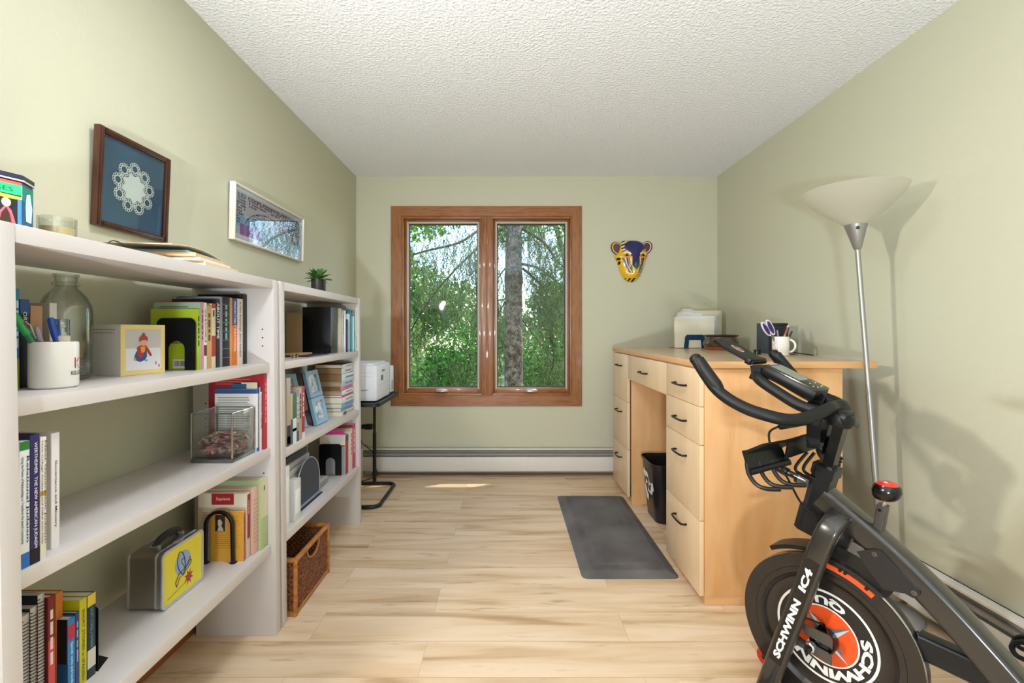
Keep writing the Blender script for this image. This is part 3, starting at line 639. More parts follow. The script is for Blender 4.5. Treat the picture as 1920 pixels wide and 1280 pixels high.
ln([(-.018, -.008), (-.034, -.03), (-.030, -.045), (-.016, -.022), (.0, -.022)], .001); ln([(.008, -.008), (.024, .014), (.036, .008), (.03, -.004), (.012, -.014)], .001)
ln([(-.028, -.02), (-.018, -.01), (.02, -.0), (.03, .01), (.028, .022)], .001)
for k in range(14): ln([(-.066+k*.0056, -.062+k*.0008), (-.063+k*.0056, -.060+k*.0008)], .0005)
part(m, 'yellow_picture', r)
m = MB(); m.sweep([(0, -.050, .172), (0, -.04, .182), (0, -.015, .189), (0, .015, .189), (0, .04, .182), (0, .050, .172)], .024, .007, (1, 0, 0), mat('#15151a', .25), .4, smooth=4); part(m, 'handle', r)
m = MB()
for s_ in (-1, 1): part(MB().box((-.014, s_*.050-.006, .168), (.014, s_*.050+.006, .176), STRIM, .002), 'handle_mount', r)
pass; part(MB().box((.028, -.014, .150), (.042, .014, .174), STRIM, .003), 'latch', r)

# glass vase with petals
r = thing('glass_vase', 'square clear glass vase of dried pink petals on the middle shelf', 'vase', (-1.0, 1.61, Z2))
x0, x1, y0, y1 = -1.072, -.928, 1.537, 1.680; GV = glassy('#fdfefe', '#f0f3f3', .09, .3)
m = MB(); t = .007
m.box((x0, y0, Z2), (x1, y1, Z2+.022), GV, .003)
m.box((x0, y0, Z2+.022), (x1, y0+t, Z2+.168), GV, .002).box((x0, y1-t, Z2+.022), (x1, y1, Z2+.168), GV, .002).box((x0, y0+t, Z2+.022), (x0+t, y1-t, Z2+.168), GV, .002).box((x1-t, y0+t, Z2+.022), (x1, y1-t, Z2+.168), GV, .002)
part(m, 'glass_box', r)
GE = glassy('#eef3f5', '#b4c2ca', .5, .5)
m = MB().box((x0+.001, y0+.001, Z2+.0008), (x1-.001, y1-.001, Z2+.016), glassy('#a9b6c2', '#6d7f8f', .25, .5), .003)
for (a, b_) in ((x0+.003, y0+.003), (x1-.003, y0+.003), (x1-.003, y1-.003), (x0+.003, y1-.003)): m.tube([(a, b_, Z2+.015), (a, b_, Z2+.168)], .0028, GE, 8)  # added bright tubes stand in for highlights along the edges
m.tube([(x0+.003, y0+.003, Z2+.168), (x1-.003, y0+.003, Z2+.168), (x1-.003, y1-.003, Z2+.168), (x0+.003, y1-.003, Z2+.168)], .0026, GE, 8, closed=True); part(m, 'base_edge_glint', r)
m = MB()
for k in range(340):
    px_, py_ = rnd.uniform(x0+.018, x1-.018), rnd.uniform(y0+.018, y1-.018); zz = Z2+.030+rnd.random()*.050
    a = rnd.random()*6.28; tl = rnd.uniform(-.9, .9); s_ = rnd.uniform(.009, .0155)
    M = Matrix.Translation((px_, py_, zz)) @ Matrix.Rotation(a, 4, 'Z') @ Matrix.Rotation(tl, 4, 'X')
    P = [M @ Vector((s_*math.cos(t_)*(1+.25*math.sin(3*t_)), s_*math.sin(t_), .003*math.cos(2*t_))) for t_ in [j*.7854 for j in range(8)]]
    c = mat(rnd.choice(['#c08a84', '#a8605e', '#7d3838', '#9a8888', '#d8b8a8', '#c9b48c', '#86807e', '#b06c70']), .7)
    m.add([M @ Vector((0, 0, -.003))]+P, [(0, j+1, (j+1) % 8+1) for j in range(8)], c)
kind(part(m, 'dried_petals', r), 'stuff')

# decorative tin
c = (-1.068, .897, 1.373)
r = thing('decorative_tin', 'colourful tin with dancing figures at the left end of the near bookcase top', 'tin', c, R(-18))
def octo(w_, ch): h_ = w_/2; return [(h_, -h_+ch), (h_, h_-ch), (h_-ch, h_), (-h_+ch, h_), (-h_, h_-ch), (-h_, -h_+ch), (-h_+ch, -h_), (h_-ch, -h_)]
W_, CH = .158, .034
m = MB().prism(octo(W_, CH), (c[0], c[1], c[2]), (1, 0, 0), (0, 1, 0), (0, 0, 1), .106, mat('#12121c', .25, coat=.5)); part(m, 'can', r)
m = MB().prism(octo(W_+.004, CH), (c[0], c[1], c[2]+.1065), (1, 0, 0), (0, 1, 0), (0, 0, 1), .013, mat('#171a30', .25, coat=.5))
m.prism(octo(W_+.006, CH), (c[0], c[1], c[2]+.107), (1, 0, 0), (0, 1, 0), (0, 0, 1), .0025, mat('#c9c6d4', .3)); part(m, 'lid', r)
m = MB(); xf = c[0]+W_/2
def dq(pts, col, e=0.0): m.prism(pts, (xf+.0004+e, c[1], c[2]), (0, 1, 0), (0, 0, 1), (1, 0, 0), .0002, mat(col, .35))
h_ = W_/2-CH
dq([(-h_, .098), (h_, .098), (h_, .104), (-h_, .104)], '#b8453f'); dq([(-h_, .078), (h_, .078), (h_, .098), (-h_, .098)], '#1fa262'); dq([(-h_, .071), (h_, .069), (h_, .075), (-h_, .078)], '#dccb2e')
m.text('KISSES', lambda a, b_: (xf+.0010, c[1]+.002+a-.018, c[2]+.083+b_), mat('#0f3f2a', .4), fit=.048, fith=.009)
dq([(.006, .0), (.012, .04), (.022, .056), (.030, .045), (.034, .03), (.040, .0), (.028, .0), (.022, .014), (.014, .0)], '#c24350', .0003)
dq([(.009, .0), (.015, .038), (.022, .05), (.027, .038), (.030, .02), (.033, .0), (.028, .0), (.022, .02), (.016, .0)], '#2a1a14', .0006)
dq([(.018+.007*math.cos(a)+.004, .06+.009*math.sin(a)) for a in [k*.63 for k in range(10)]], '#e0c080', .0006)
dq([(-.022, .0), (-.02, .04), (-.012, .05), (-.004, .038), (-.002, .0)], '#2c8a4a', .0003); dq([(-.012+.006*math.cos(a), .057+.008*math.sin(a)) for a in [k*.63 for k in range(10)]], '#ddc46a', .0006)
for z_ in (.012, .02, .028): dq([(-.002, z_), (.008, z_), (.008, z_+.002), (-.002, z_+.002)], '#e4d8d4', .0003)
dq([(h_-.006, 0), (h_, 0), (h_, .07), (h_-.006, .07)], '#2f62b8', .0003)
# chamfered side
u = Vector((-.7071, .7071, 0)); nn = Vector((.7071, .7071, 0)); o0 = Vector((xf, c[1]+h_, c[2])); L_ = CH*1.414
def sq(pts, col, e=0.0): m.prism(pts, o0+nn*(.0004+e), u, (0, 0, 1), nn, .0002, mat(col, .3))
sq([(0, 0), (L_, 0), (L_, .104), (0, .104)], '#1b4f78'); sq([(0, .07), (L_*.6, .066), (L_, .08), (L_, .1), (0, .1)], '#178072', .0003)
sq([(L_*.35, .03), (L_*.8, .03), (L_*.9, .06), (L_*.7, .09), (L_*.4, .085), (L_*.3, .06)], '#bfe0e8', .0006); sq([(L_*.2, .0), (L_*.7, .0), (L_*.6, .02), (L_*.3, .022)], '#c7a83e', .0006)
part(m, 'printed_picture', r)

# candle in glass
cc = (-1.04, 1.050, 1.373)
r = thing('jar_candle', 'short glass tumbler candle with cream wax beside the decorative tin', 'candle', cc)
q = .034
part(MB().lathe([(0, .001), (q-.002, 0), (q, .004), (q, .066), (q-.002, .067), (q-.0035, .065), (q-.0035, .006), (0, .005)], cc, glassy('#fbfcfa', '#d9ddd6', .08, .3), 36), 'glass', r)
part(MB().lathe([(0, .006), (q-.004, .006), (q-.004, .044), (q-.012, .0415), (0, .041)], cc, mat('#e3cf9f', .6), 36), 'wax', r)
# cable loop
r = tag(MB().tube([(-.985, 1.115, 1.3745), (-.985, 1.118, 1.392), (-.985, 1.132, 1.403), (-.985, 1.15, 1.4045), (-.985, 1.166, 1.398), (-.985, 1.172, 1.376)], .0014, mat('#17140f', .5), 6, smooth=5).build('cable'), 'thin black wire loop standing on top of the near bookcase', 'cable')
# folders and papers on top
def flat(name, label, cat, x0, x1, y0, y1, z, th, col, rot=0, bend=0, curl=0):
    cx_, cy_ = (x0+x1)/2, (y0+y1)/2
    r = thing(name, label, cat, (cx_, cy_, z), R(rot), local=True)
    n_ = 10; secs = []; W = (x1-x0)/2; H = (y1-y0)/2
    for k in range(n_+1):
        t_ = -1+2*k/n_; zz = bend*(1-t_*t_)+curl*max(0, t_)**2
        secs.append([Vector((-W, H*t_, zz)), Vector((W, H*t_, zz)), Vector((W, H*t_, zz+th)), Vector((-W, H*t_, zz+th))])
    part(MB().ring(secs, mat(col, .6)), 'sheet', r); return r
flat('file_folder', 'lowest cream folder of the pile on top of the near bookcase', 'folder', -1.13, -.90, 1.33, 1.53, 1.3735, .010, '#dcc7a4', 6)
flat('paper_stack', 'white papers between the folders on top of the near bookcase', 'paper', -1.13, -.905, 1.30, 1.50, 1.3840, .009, '#e8e0d8', 9)
flat('file_folder', 'tan folder in the middle of the pile on top of the near bookcase', 'folder', -1.13, -.91, 1.28, 1.485, 1.3935, .010, '#d9b684', 11)
flat('booklet', 'light blue booklet showing between the folders on top of the near bookcase', 'booklet', -1.14, -.93, 1.29, 1.475, 1.4040, .007, '#86b2d2', 8)
flat('file_folder', 'topmost cream folder, bowed upward, on top of the near bookcase', 'folder', -1.15, -.925, 1.20, 1.50, 1.4120, .0015, '#e6cfae', 10, bend=.012)

# ------------------------------------------------------------------ pictures on the left wall
DW = wood('#2b130a', '#4c2614', 'Z', 4, .3, 8)
def picture(name, label, y0, y1, z0, z1, lean, fw, fd, fm, root_cat='picture'):
    r = thing(name, label, root_cat, (XL, (y0+y1)/2, z0))
    H = z1-z0; ang = math.asin(lean/H) if lean else 0
    M = Matrix.Translation((XL+.003, 0, z0)) @ Matrix.Rotation(ang, 4, 'Y')
    m = MB()
    for (a, b_, c_, d_) in ((y0, y0+fw, 0, H), (y1-fw, y1, 0, H), (y0+fw, y1-fw, 0.0005, fw), (y0+fw, y1-fw, H-fw, H-.0005)):
        m.box((0, a, c_), (fd, b_, d_), fm, .003, M)
        m.box((fd-.0005, a+fw*.25, c_+fw*.25), (fd+.003, b_-fw*.25, d_-fw*.25), fm, .0015, M)
    part(m, 'frame', r, smooth=30); return r, M, H
r, M, H = picture('framed_doily', 'square dark wood picture with a white lace doily on blue cloth', 1.334, 1.617, 1.492, 1.789, .012, .018, .020, DW)
CLB = bpy.data.materials.new('blue_cloth'); CLB.use_nodes = True; n = CLB.node_tree; b = n.nodes['Principled BSDF']; b.inputs['Roughness'].default_value = .9
wvt = n.nodes.new('ShaderNodeTexNoise'); wvt.inputs['Scale'].default_value = 8; wvt.inputs['Detail'].default_value = 8; tc = n.nodes.new('ShaderNodeTexCoord'); n.links.new(tc.outputs['Object'], wvt.inputs['Vector'])
rp = n.nodes.new('ShaderNodeValToRGB'); rp.color_ramp.elements[0].color = lin('#1c3a54'); rp.color_ramp.elements[1].color = lin('#3d6688'); n.links.new(wvt.outputs[0], rp.inputs[0]); n.links.new(rp.outputs[0], b.inputs['Base Color'])
part(MB().box((.003, 1.340, .010), (.008, 1.611, H-.010), CLB, 0, M), 'blue_cloth', r)
m = MB(); LACE = mat('#dcdcdc', .8); cy_, cz_ = (1.334+1.617)/2, H/2
def dp(y, z, x=.0095): return M @ Vector((x, cy_+y, cz_+z))
m.add([dp(0, 0)]+[dp((.050 if k % 2 else .038)*math.cos(k*.349+R(90)), (.050 if k % 2 else .038)*math.sin(k*.349+R(90))) for k in range(18)], [(0, k+1, (k+1) % 18+1) for k in range(18)], LACE)
def loop(cy2, cz2, rr_, n_=10, th_=.0011, ry=None):
    m.tube([dp(cy2+rr_*math.cos(k*6.2832/n_), cz2+(ry or rr_)*math.sin(k*6.2832/n_)) for k in range(n_)], th_, LACE, 4, closed=True)
for k in range(9):
    a = R(90+40*k); ro = .063; oy, oz = ro*math.cos(a), ro*math.sin(a)
    loop(oy, oz, .0115, 14)
    for j in range(12):
        b_ = a+j*R(30); loop(oy+.0163*math.cos(b_), oz+.0163*math.sin(b_), .0042, 8, .0011)
    for s_ in (-.12, .12, .0): loop(.056*math.cos(a+R(20)+s_), .056*math.sin(a+R(20)+s_), .0042, 8, .0011)
part(m, 'doily', r)
part(MB().box((.0135, 1.346, .014), (.0145, 1.605, H-.014), glassy('#f6faf8', '#dfe6e6', .05, .1), 0, M), 'glass', r)

r, M, H = picture('framed_print', 'wide white framed print of a stadium arch on the left wall', 2.0, 2.684, 1.583, 1.84, .006, .009, .024, mat('#e4ded8', .4))
part(MB().box((.003, 2.006, .006), (.014, 2.678, H-.006), mat('#d6d4dc', .6), 0, M), 'mat_board', r)
m = MB()
def pq(y0, y1, z0, z1, col, e=.0): m.box((.0145+e, 2.0+y0, z0), (.0148+e, 2.0+y1, z1), mat(col, .5), 0, M)
pq(.03, .65, .035, .23, '#b7b6c4'); pq(.03, .30, .07, .12, '#7fa9cc', .0004)
pq(.06, .25, .035, .085, '#8d5aa6', .0008); pq(.25, .66, .03, .1, '#a9c2d4', .0004)
for i in range(46):
    for j in range(11):
        yy_ = .035+i*.0132; zz_ = .085+j*.0128
        arc = math.sqrt(((yy_-.30)/.22)**2+((zz_-.07)/.105)**2)
        if .9 < arc < 1.12 or (.10 < yy_ < .125) or (arc < .9 and i > 17): continue
        if rnd.random() < .12: continue
        pq(yy_, yy_+.0085, zz_, zz_+.0085, rnd.choice(['#3c4258', '#2a3346', '#565c76', '#3f6a7c'] if arc > 1 else ['#4d7f92', '#6aa6bc', '#7a7688']), .0012)
for k in range(40):
    a = R(8+k*4.1); yy_, zz_ = .30+.205*math.cos(a), .07+.098*math.sin(a); pq(yy_-.003, yy_+.003, zz_-.003, zz_+.003, '#2f3444', .0014)
for k in range(24): pq(.04+k*.0255, .04+k*.0255+.012, .205+rnd.random()*.006, .22, '#6d7086', .0012)
part(m, 'stadium_print', r)
part(MB().box((.019, 2.008, .008), (.0198, 2.676, H-.008), glassy('#fafcfc', '#e8eef0', .08, .1), 0, M), 'glass', r)

# ------------------------------------------------------------------ things on the far bookcase
pc = (-1.02, 2.463, 1.373)
r = thing('potted_succulent', 'small green succulent in a black pot on top of the far bookcase', 'plant', pc)
part(MB().lathe([(0, 0), (.036, 0), (.037, .002), (.037, .085), (.034, .086), (.033, .078), (0, .078)], pc, mat('#1d1d22', .4), 32), 'pot', r)
m = MB(); LEAFG = mat('#3f6c33', .45, vary=.3); LEAF2 = mat('#57843e', .45, vary=.3)
for ringi, (n_, el, ln_, wd_) in enumerate(((9, 14, .072, .030), (8, 38, .072, .034), (7, 58, .070, .034), (5, 76, .064, .030))):
    for k in range(n_):
        az = 2*math.pi*(k+.5*(ringi % 2))/n_+rnd.uniform(-.15, .15); e_ = R(el+rnd.uniform(-7, 7))
        d = Vector((math.cos(az)*math.cos(e_), math.sin(az)*math.cos(e_), math.sin(e_))); sd_ = Vector((-math.sin(az), math.cos(az), 0)); up = d.cross(sd_)*-1
        base = Vector(pc)+Vector((0, 0, .078+ringi*.002)); secs = []
        for t_ in (0, .25, .5, .75, .92, 1.0):
            wd2 = wd_*(.35+1.3*t_-1.45*t_**3)*.5+.0006; c_ = base+d*ln_*t_+up*ln_*.25*t_*t_
            wd2 = max(wd2, .0007)
            secs.append([c_+sd_*wd2, c_+up*wd2*.35*-1, c_-sd_*wd2, c_+up*wd2*.25])
        m.ring(secs, LEAFG if k % 2 else LEAF2)
part(m, 'leaves', r)
# top compartment
r = thing('kraft_folder', 'brown kraft board leaning in the top of the far bookcase left of the black box', 'folder', (-1.09, 2.40, B1))
part(MB().box((-1.165, 2.40, B1), (-1.082, 2.408, B1+.222), mat('#a88a63', .7), .003), 'board', r)
r = thing('magazine_box', 'wide plain black storage box in the top of the far bookcase', 'box', (-1.03, 2.515, B1))
m = MB().box((-1.108, 2.464, B1), (-.952, 2.560, B1+.252), mat('#0f0f12', .35), .003); part(m, 'box', r)
part(MB().lathe([(.004, 0), (.006, .001), (.006, .002), (0, .002)], (-.9522, 2.515, B1+.16), mat('#3a3a3e', .4), 12, (1, 0, 0)), 'finger_hole', r)
top_row = [
 (637.2, 641.2, 578, '#cfc7b2', 'cream book touching the black storage box', dict()),
 (641.4, 646, 581, '#b9b7b4', 'grey patterned book in the top of the far bookcase', dict(text='~', tcol='#6a6a6c')),
 (646.2, 649.4, 582, '#e4e4e6', 'thin white book left of the small black spiral notebook', dict()),
 (653.6, 656.6, 588, '#d8d8da', 'thin white book right of the small black spiral notebook', dict()),
 (656.8, 659.6, 582, '#2f7f96', 'taller teal book in the top of the far bookcase', dict()),
 (659.8, 662.2, 592, '#5aa0b0', 'shorter teal blue book in the top of the far bookcase', dict()),
 (662.4, 664.2, 593, '#e8e8e8', 'slim white book between teal and grey green books', dict()),
 (664.4, 666.6, 582, '#7a8a7c', 'grey green slim book second from the right end of the top shelf', dict(bands=[(.3, .5, '#4a3a3a')])),
 (666.8, 669.4, 586, '#c9d6c4', 'pale green book at the right end of the top of the far bookcase', dict(bands=[(.1, .4, '#8fb09a')]))]
def row_y(px): return 2.566+(px-634.5)/35*.158
for px0, px1, py, col, lab, op in top_row:
    y0, y1 = row_y(px0), row_y(px1); book(y0, y1, hgt(py, (y0+y1)/2)-B1, col, -(CX-(px0+px1)/2)*(y0+y1)/2/F, B1, .15, lab, **op)
ya, yb_ = row_y(649.6), row_y(653.4)
r = thing('spiral_notebook', 'small black spiral notebook among the books of the far bookcase top', 'notebook', (-1.0, ya, B1))
xs_ = -(CX-651.5)*ya/F
part(MB().box((-1.08, ya, B1), (xs_-.003, yb_, B1+.19), mat('#2b2d33', .5)), 'cover', r)
m = MB(); rr_ = (yb_-ya)*.5
for k in range(22): m.tube([(xs_-.003+rr_*math.cos(a*1.047), (ya+yb_)/2+rr_*math.sin(a*1.047), B1+.01+k*.008) for a in range(6)], .0011, mat('#c9c9cc', .3, .6), 4, closed=True)
part(m, 'wire_spiral', r)
r = thing('notebook', 'flat navy notebook lying at the front of the far bookcase top compartment', 'notebook', (-.98, 2.25, B1)); part(MB().box((-1.10, 2.12, B1), (-.925, 2.37, B1+.006), mat('#1d2738', .5), .002, ), 'cover', r)
r = thing('leather_wallet', 'small tan leather wallet lying on the flat navy notebook', 'wallet', (-1.0, 2.2, B1+.006)); part(MB().box((-1.06, 2.13, B1+.0065), (-.97, 2.27, B1+.016), mat('#b48a55', .6), .004), 'cover', r)
r = thing('sunglasses', 'folded dark glasses with gold rims beside the tan wallet', 'glasses', (-.945, 2.03, B1))
r.scale = (.6, .6, .55)
m = MB()
for s_ in (-1, 1): m.tube([(-.95+.002*math.sin(k), 2.03+s_*.03+.022*math.cos(k*.6283), B1+.020+.017*math.sin(k*.6283)) for k in range(10)], .0016, mat('#b8924c', .3, .7), 6, closed=True)
m.tube([(-.95, 2.022, B1+.024), (-.95, 2.038, B1+.024)], .0016, mat('#b8924c', .3, .7), 6); part(m, 'rim', r)
m = MB()
for s_ in (-1, 1): m.lathe([(0, 0), (.020, 0), (.020, .001), (0, .001)], (-.951, 2.03+s_*.03, B1+.020), mat('#15161a', .15), 16, (1, 0, 0))
part(m, 'lens', r)
m = MB().tube([(-.952, 1.979, B1+.026), (-1.03, 1.985, B1+.006)], .0018, mat('#221a14', .4), 6).tube([(-.952, 2.081, B1+.026), (-1.03, 2.07, B1+.006)], .0018, mat('#221a14', .4), 6); part(m, 'temple', r)

# middle compartment, upright books
shelf_row(-.900, B2, [
 (538, 545, 708, '#b5a596', 'beige spined book with a dark foot at the left end of the far bookcase middle', dict(bands=[(.0, .3, '#262a38'), (.03, .14, '#c9c4bc')])),
 (545.3, 549, 739, '#cdb068', 'sand yellow and navy spined book in the far bookcase middle', dict(bands=[(.0, .5, '#4b5272')])),
 (549.2, 556, 738, '#23696a', 'teal topped white book in the far bookcase middle', dict(bands=[(.0, .5, '#e2e0de'), (.24, .3, '#15151a')])),
 (556.2, 560.6, 732, '#8d8a88', 'grey patterned thin book right of the teal topped book', dict(bands=[(.0, .2, '#3a4a66')], text='~', tcol='#d8d8d8')),
 (560.8, 566, 726, '#b7a08e', 'dusty beige book with dark letters left of the crimson book', dict(text='~', tcol='#3a2c28')),
 (566.2, 571.5, 724, '#a8293a', 'crimson book at the right of the upright row in the far bookcase middle', dict(bands=[(.0, .12, '#d8d4d0')], text='~', tcol='#dcbcb8'))])
book(1.885, 1.895, .255, '#8b7f78', -.985, B2, .16, 'taller grey brown book pushed back behind the upright row in the far bookcase', )
# double picture frame
FB = mat('#86aec9', .4); FD = mat('#1d2430', .5); PH = bpy.data.materials.new('snow_photo'); PH.use_nodes = True
n = PH.node_tree; b = n.nodes['Principled BSDF']; nz = n.nodes.new('ShaderNodeTexNoise'); nz.inputs['Scale'].default_value = 28; nz.inputs['Detail'].default_value = 6; tc = n.nodes.new('ShaderNodeTexCoord'); n.links.new(tc.outputs['Object'], nz.inputs['Vector'])
rp = n.nodes.new('ShaderNodeValToRGB'); rp.color_ramp.elements[0].position = .36; rp.color_ramp.elements[0].color = lin('#6a8494'); rp.color_ramp.elements[1].position = .55; rp.color_ramp.elements[1].color = lin('#dfe6ea'); n.links.new(nz.outputs[0], rp.inputs[0]); n.links.new(rp.outputs[0], b.inputs['Base Color']); b.inputs['Roughness'].default_value = .25
def leaf(root, O, u, v, W, Hh, nm):
    u, v = Vector(u).normalized(), Vector(v).normalized(); nn = u.cross(v); O = Vector(O)
    m = MB(); fw = .022
    for z0_ in (0, Hh*.5):
        hh = Hh*.5-.003
        for (a, b_, c_, d_) in ((0, fw, 0, hh), (W-fw, W, 0, hh), (fw, W-fw, 0, fw), (fw, W-fw, hh-fw, hh)):
            m.prism([(a, c_+z0_), (b_, c_+z0_), (b_, d_+z0_), (a, d_+z0_)], O, u, v, nn, .016, FB)
    part(m, nm, root)
    m = MB(); m.prism([(0.001, 0.001), (W-.001, .001), (W-.001, Hh-.004), (.001, Hh-.004)], O-nn*.008, u, v, nn, .0078, FD); part(m, 'backing', root)
    for z0_ in (0, Hh*.5):
        m = MB(); m.prism([(fw-.001, z0_+fw-.001), (W-fw+.001, z0_+fw-.001), (W-fw+.001, z0_+Hh*.5-.003-fw+.001), (fw-.001, z0_+Hh*.5-.003-fw+.001)], O+nn*.001, u, v, nn, .004, PH); part(m, 'photograph', root)
r = thing('picture_frame', 'pale blue hinged double picture frame leaning back in the far bookcase', 'picture frame', (-.96, 2.33, B2))
leaf(r, (-.958, 2.262, B2+.001), (0, 1, 0), (-.062, 0, .268), .147, .277, 'frame_leaf')
leaf(r, (-1.10, 2.13, B2+.001), (.128, .128, 0), (-.06, 0, .262), .16, .272, 'rear_frame_leaf')
# lying stack
SG = 'books lying in the stack of the far bookcase'
stack = [(.021, '#d5cbb4', '#243a6a', 'bottom book of the lying stack, cream with a navy and gold spine', 0, .0),
 (.019, '#6f93ae', None, 'second book from the bottom of the lying stack, dull blue', .008, .012), (.0245, '#7aa6c4', None, 'light blue book third from the bottom of the lying stack', -.004, .006),
 (.028, '#d9d9dd', None, 'thick white book resting on the light blue ones in the lying stack', .0, .0), (.012, '#b4406a', None, 'thin magenta book in the lying stack', .004, .012),
 (.023, '#dcdcde', None, 'white book just under the pink one in the lying stack', .003, .012), (.021, '#d77f9c', None, 'pink book in the middle of the lying stack', .008, .004),
 (.0255, '#a9bed0', None, 'pale grey blue book just above the pink one in the lying stack', -.004, .008), (.038, '#c2d6e2', None, 'thickest book of the lying stack, white and sky blue', .0, .0),
 (.028, '#cfd9de', None, 'second book from the top of the lying stack, off white', .006, .012), (.0195, '#d6d8dc', None, 'topmost book of the lying stack, thin and white', .004, .02)]
zc_ = B2; tot = sum(s_[0] for s_ in stack); kf = .286/tot
for i, (t_, col, bc, lab, dx, dy) in enumerate(stack):
    t_ *= kf; X = -.914-abs(dx); y0, y1 = 2.525+dy, 2.728-abs(dx); d = .165-abs(dy)*.5
    r = thing('book', lab, 'book', (X-d/2, (y0+y1)/2, zc_), group=SG)
    c_ = mat(col, .4); side = mat(rnd.choice(['#8a6a48', '#a3835c', '#7b5a3c', '#b09a7c']), .7) if i > 3 else mat('#c9b899', .8)
    m = MB().box((X-.002, y0, zc_), (X, y1, zc_+t_-.0006), c_, .0006).box((X-d, y0, zc_), (X-.002, y1, zc_+.0022), c_ if i < 5 else side).box((X-d, y0, zc_+t_-.0028), (X-.002, y1, zc_+t_-.0006), c_ if i < 5 else side)
    if bc: m.box((X+.0001, y0+.02, zc_+.002), (X+.0005, y0+.07, zc_+t_-.003), mat(bc, .4))
    a_ = y0+.06+(.02 if bc else 0)
    while a_ < y1-.035:
        ll = rnd.uniform(.008, .022); m.box((X+.0001, a_, zc_+t_*.36), (X+.0006, a_+ll, zc_+t_*.62), mat('#5a6470' if i else '#8a6a1c', .5)); a_ += ll+.006
    part(m, 'cover', r)
    part(MB().box((X-d+.002, y0+.001, zc_+.0023), (X-.003, y1-.002, zc_+t_-.0029), side if 4 < i < 10 else PAGE), 'pages', r)
    zc_ += t_

# lower compartment
r = thing('file_tray', 'grey desk organiser with a rounded dark blue mesh front on the far bookcase', 'desk organiser', (-1.0, 2.16, B3))
NB = mat('#27354a', .3, .35); LM = mat('#b8bcc2', .35, .4)
pr = [(0, 0), (.250, 0), (.250, .10)]+[(.125+.125*math.cos(R(a)), .085+.125*math.sin(R(a))) for a in range(10, 180, 10)]+[(0, .10)]
m = MB().prism(pr, (-.945, 2.04, B3+.004), (0, 1, 0), (0, 0, 1), (1, 0, 0), .002, NB); part(m, 'front_panel', r)
m = MB(); m.tube([(-.943, 2.04+a, B3+.004+b_) for a, b_ in pr[1:]], .0022, LM, 6); part(m, 'rim', r)
m = MB().box((-1.17, 2.03, B3), (-.93, 2.30, B3+.004), NB)
for k in range(4): m.box((-.9425+k*.004, 2.035, B3+.004+k*.007), (-.9405+k*.004, 2.295, B3+.0055+k*.007), LM)
part(m, 'base', r)
m = MB().box((-1.17, 2.03, B3+.004), (-1.166, 2.30, B3+.17), NB).box((-1.17, 2.30, B3+.004), (-.98, 2.302, B3+.10), NB).box((-1.17, 2.028, B3+.004), (-.98, 2.03, B3+.15), NB); part(m, 'side_panel', r)
for k, (y0, y1, x1, h, col, lab) in enumerate(((1.845, 1.885, -.900, .262, '#e2e3e6', 'tall white binder at the left end of the far bookcase lowest shelf'), (1.94, 2.0, -.905, .175, '#d3d2d2', 'short white file box beside the tall white binder'), )):
    r = thing('binder', lab, 'binder', (x1-.12, (y0+y1)/2, B3))
    part(MB().box((x1-.25, y0, B3), (x1, y1, B3+h), mat(col, .35), .003), 'cover', r)
    part(MB().box((x1+.0001, y0+.008, B3+.03), (x1+.0012, y1-.008, B3+h-.04), mat('#f0f0f0', .4), .0004), 'label_holder', r)
for k in range(5):
    z_ = B3+.13+k*.03
    r = thing('paper_stack', ['lowest sheaf of white papers', 'second sheaf of white papers from the bottom', 'grey middle sheaf of papers', 'dark folder between sheaves of paper', 'top sheaf of white papers'][k]+' behind the rounded organiser panel', 'paper', (-1.06, 2.15, z_))
    part(MB().box((-1.16+k*.004, 2.04-.006*k, z_ if k else B3+.005), (-.965-.006*k, 2.27-.01*k, z_+.027), mat(['#d8d5d0', '#e0dedb', '#b8b6b4', '#3a3f46', '#dcdad8'][k], .7), .002), 'sheet', r)
r = thing('cassette_box', 'small grey ridged box between the organiser and the black bookend', 'box', (-1.0, 2.40, B3))
m = MB().box((-1.06, 2.335, B3), (-.965, 2.46, B3+.035), mat('#b9b7b2', .6), .003)
for k in range(4): m.box((-.965, 2.34+k*.03, B3+.004), (-.962, 2.362+k*.03, B3+.031), mat('#8f8d88', .6), .001)
part(m, 'case', r)
bookend(-1.062, -.934, 2.572, B3, .177, 'black steel bookend with a rounded opening in the far bookcase')
YB0 = 2.578
def orange_band(m, X, y0, y1, z, h, d):
    m.box((X-d, y0-.0004, z+h*.70), (X, y0-.0001, z+h*.74), mat('#b1402c', .5)); m.box((X-d, y0-.0003, z), (X, y0-.0001, z+h*.70), mat('#8f8d92', .5))
book(YB0, YB0+.010, .228, '#dcd8d0', -.917, B3, .143, 'white and grey book with a red band behind the far black bookend', extra=orange_band)
book(YB0+.011, YB0+.046, .222, '#a32a20', -.913, B3, .14, 'brick red book right of the far black bookend', cover='#6c1a16', bands=[(.85, 1, '#5a1814')])
book(YB0+.047, YB0+.078, .236, '#d6cbd0', -.912, B3, .15, 'pale lilac book between the brick red and the yellow green book')
book(YB0+.079, YB0+.110, .244, '#cfcf8e', -.911, B3, .15, 'yellow green spined book left of the magenta book', text='~', tcol='#a05a50')
book(YB0+.112, YB0+.158, .262, '#c22672', -.909, B3, .17, 'magenta book at the right end of the far bookcase lowest shelf', text='~', tcol='#eebcd2', cover='#a8203a')
r = thing('sticky_note', 'hot pink paper sticking up above the books near the far black bookend', 'paper', (-.985, YB0+.0105, B3+.23))
part(MB().box((-1.02, YB0+.0103, B3+.20), (-.93, YB0+.0108, B3+.252), mat('#e0308c', .6)), 'sheet', r)

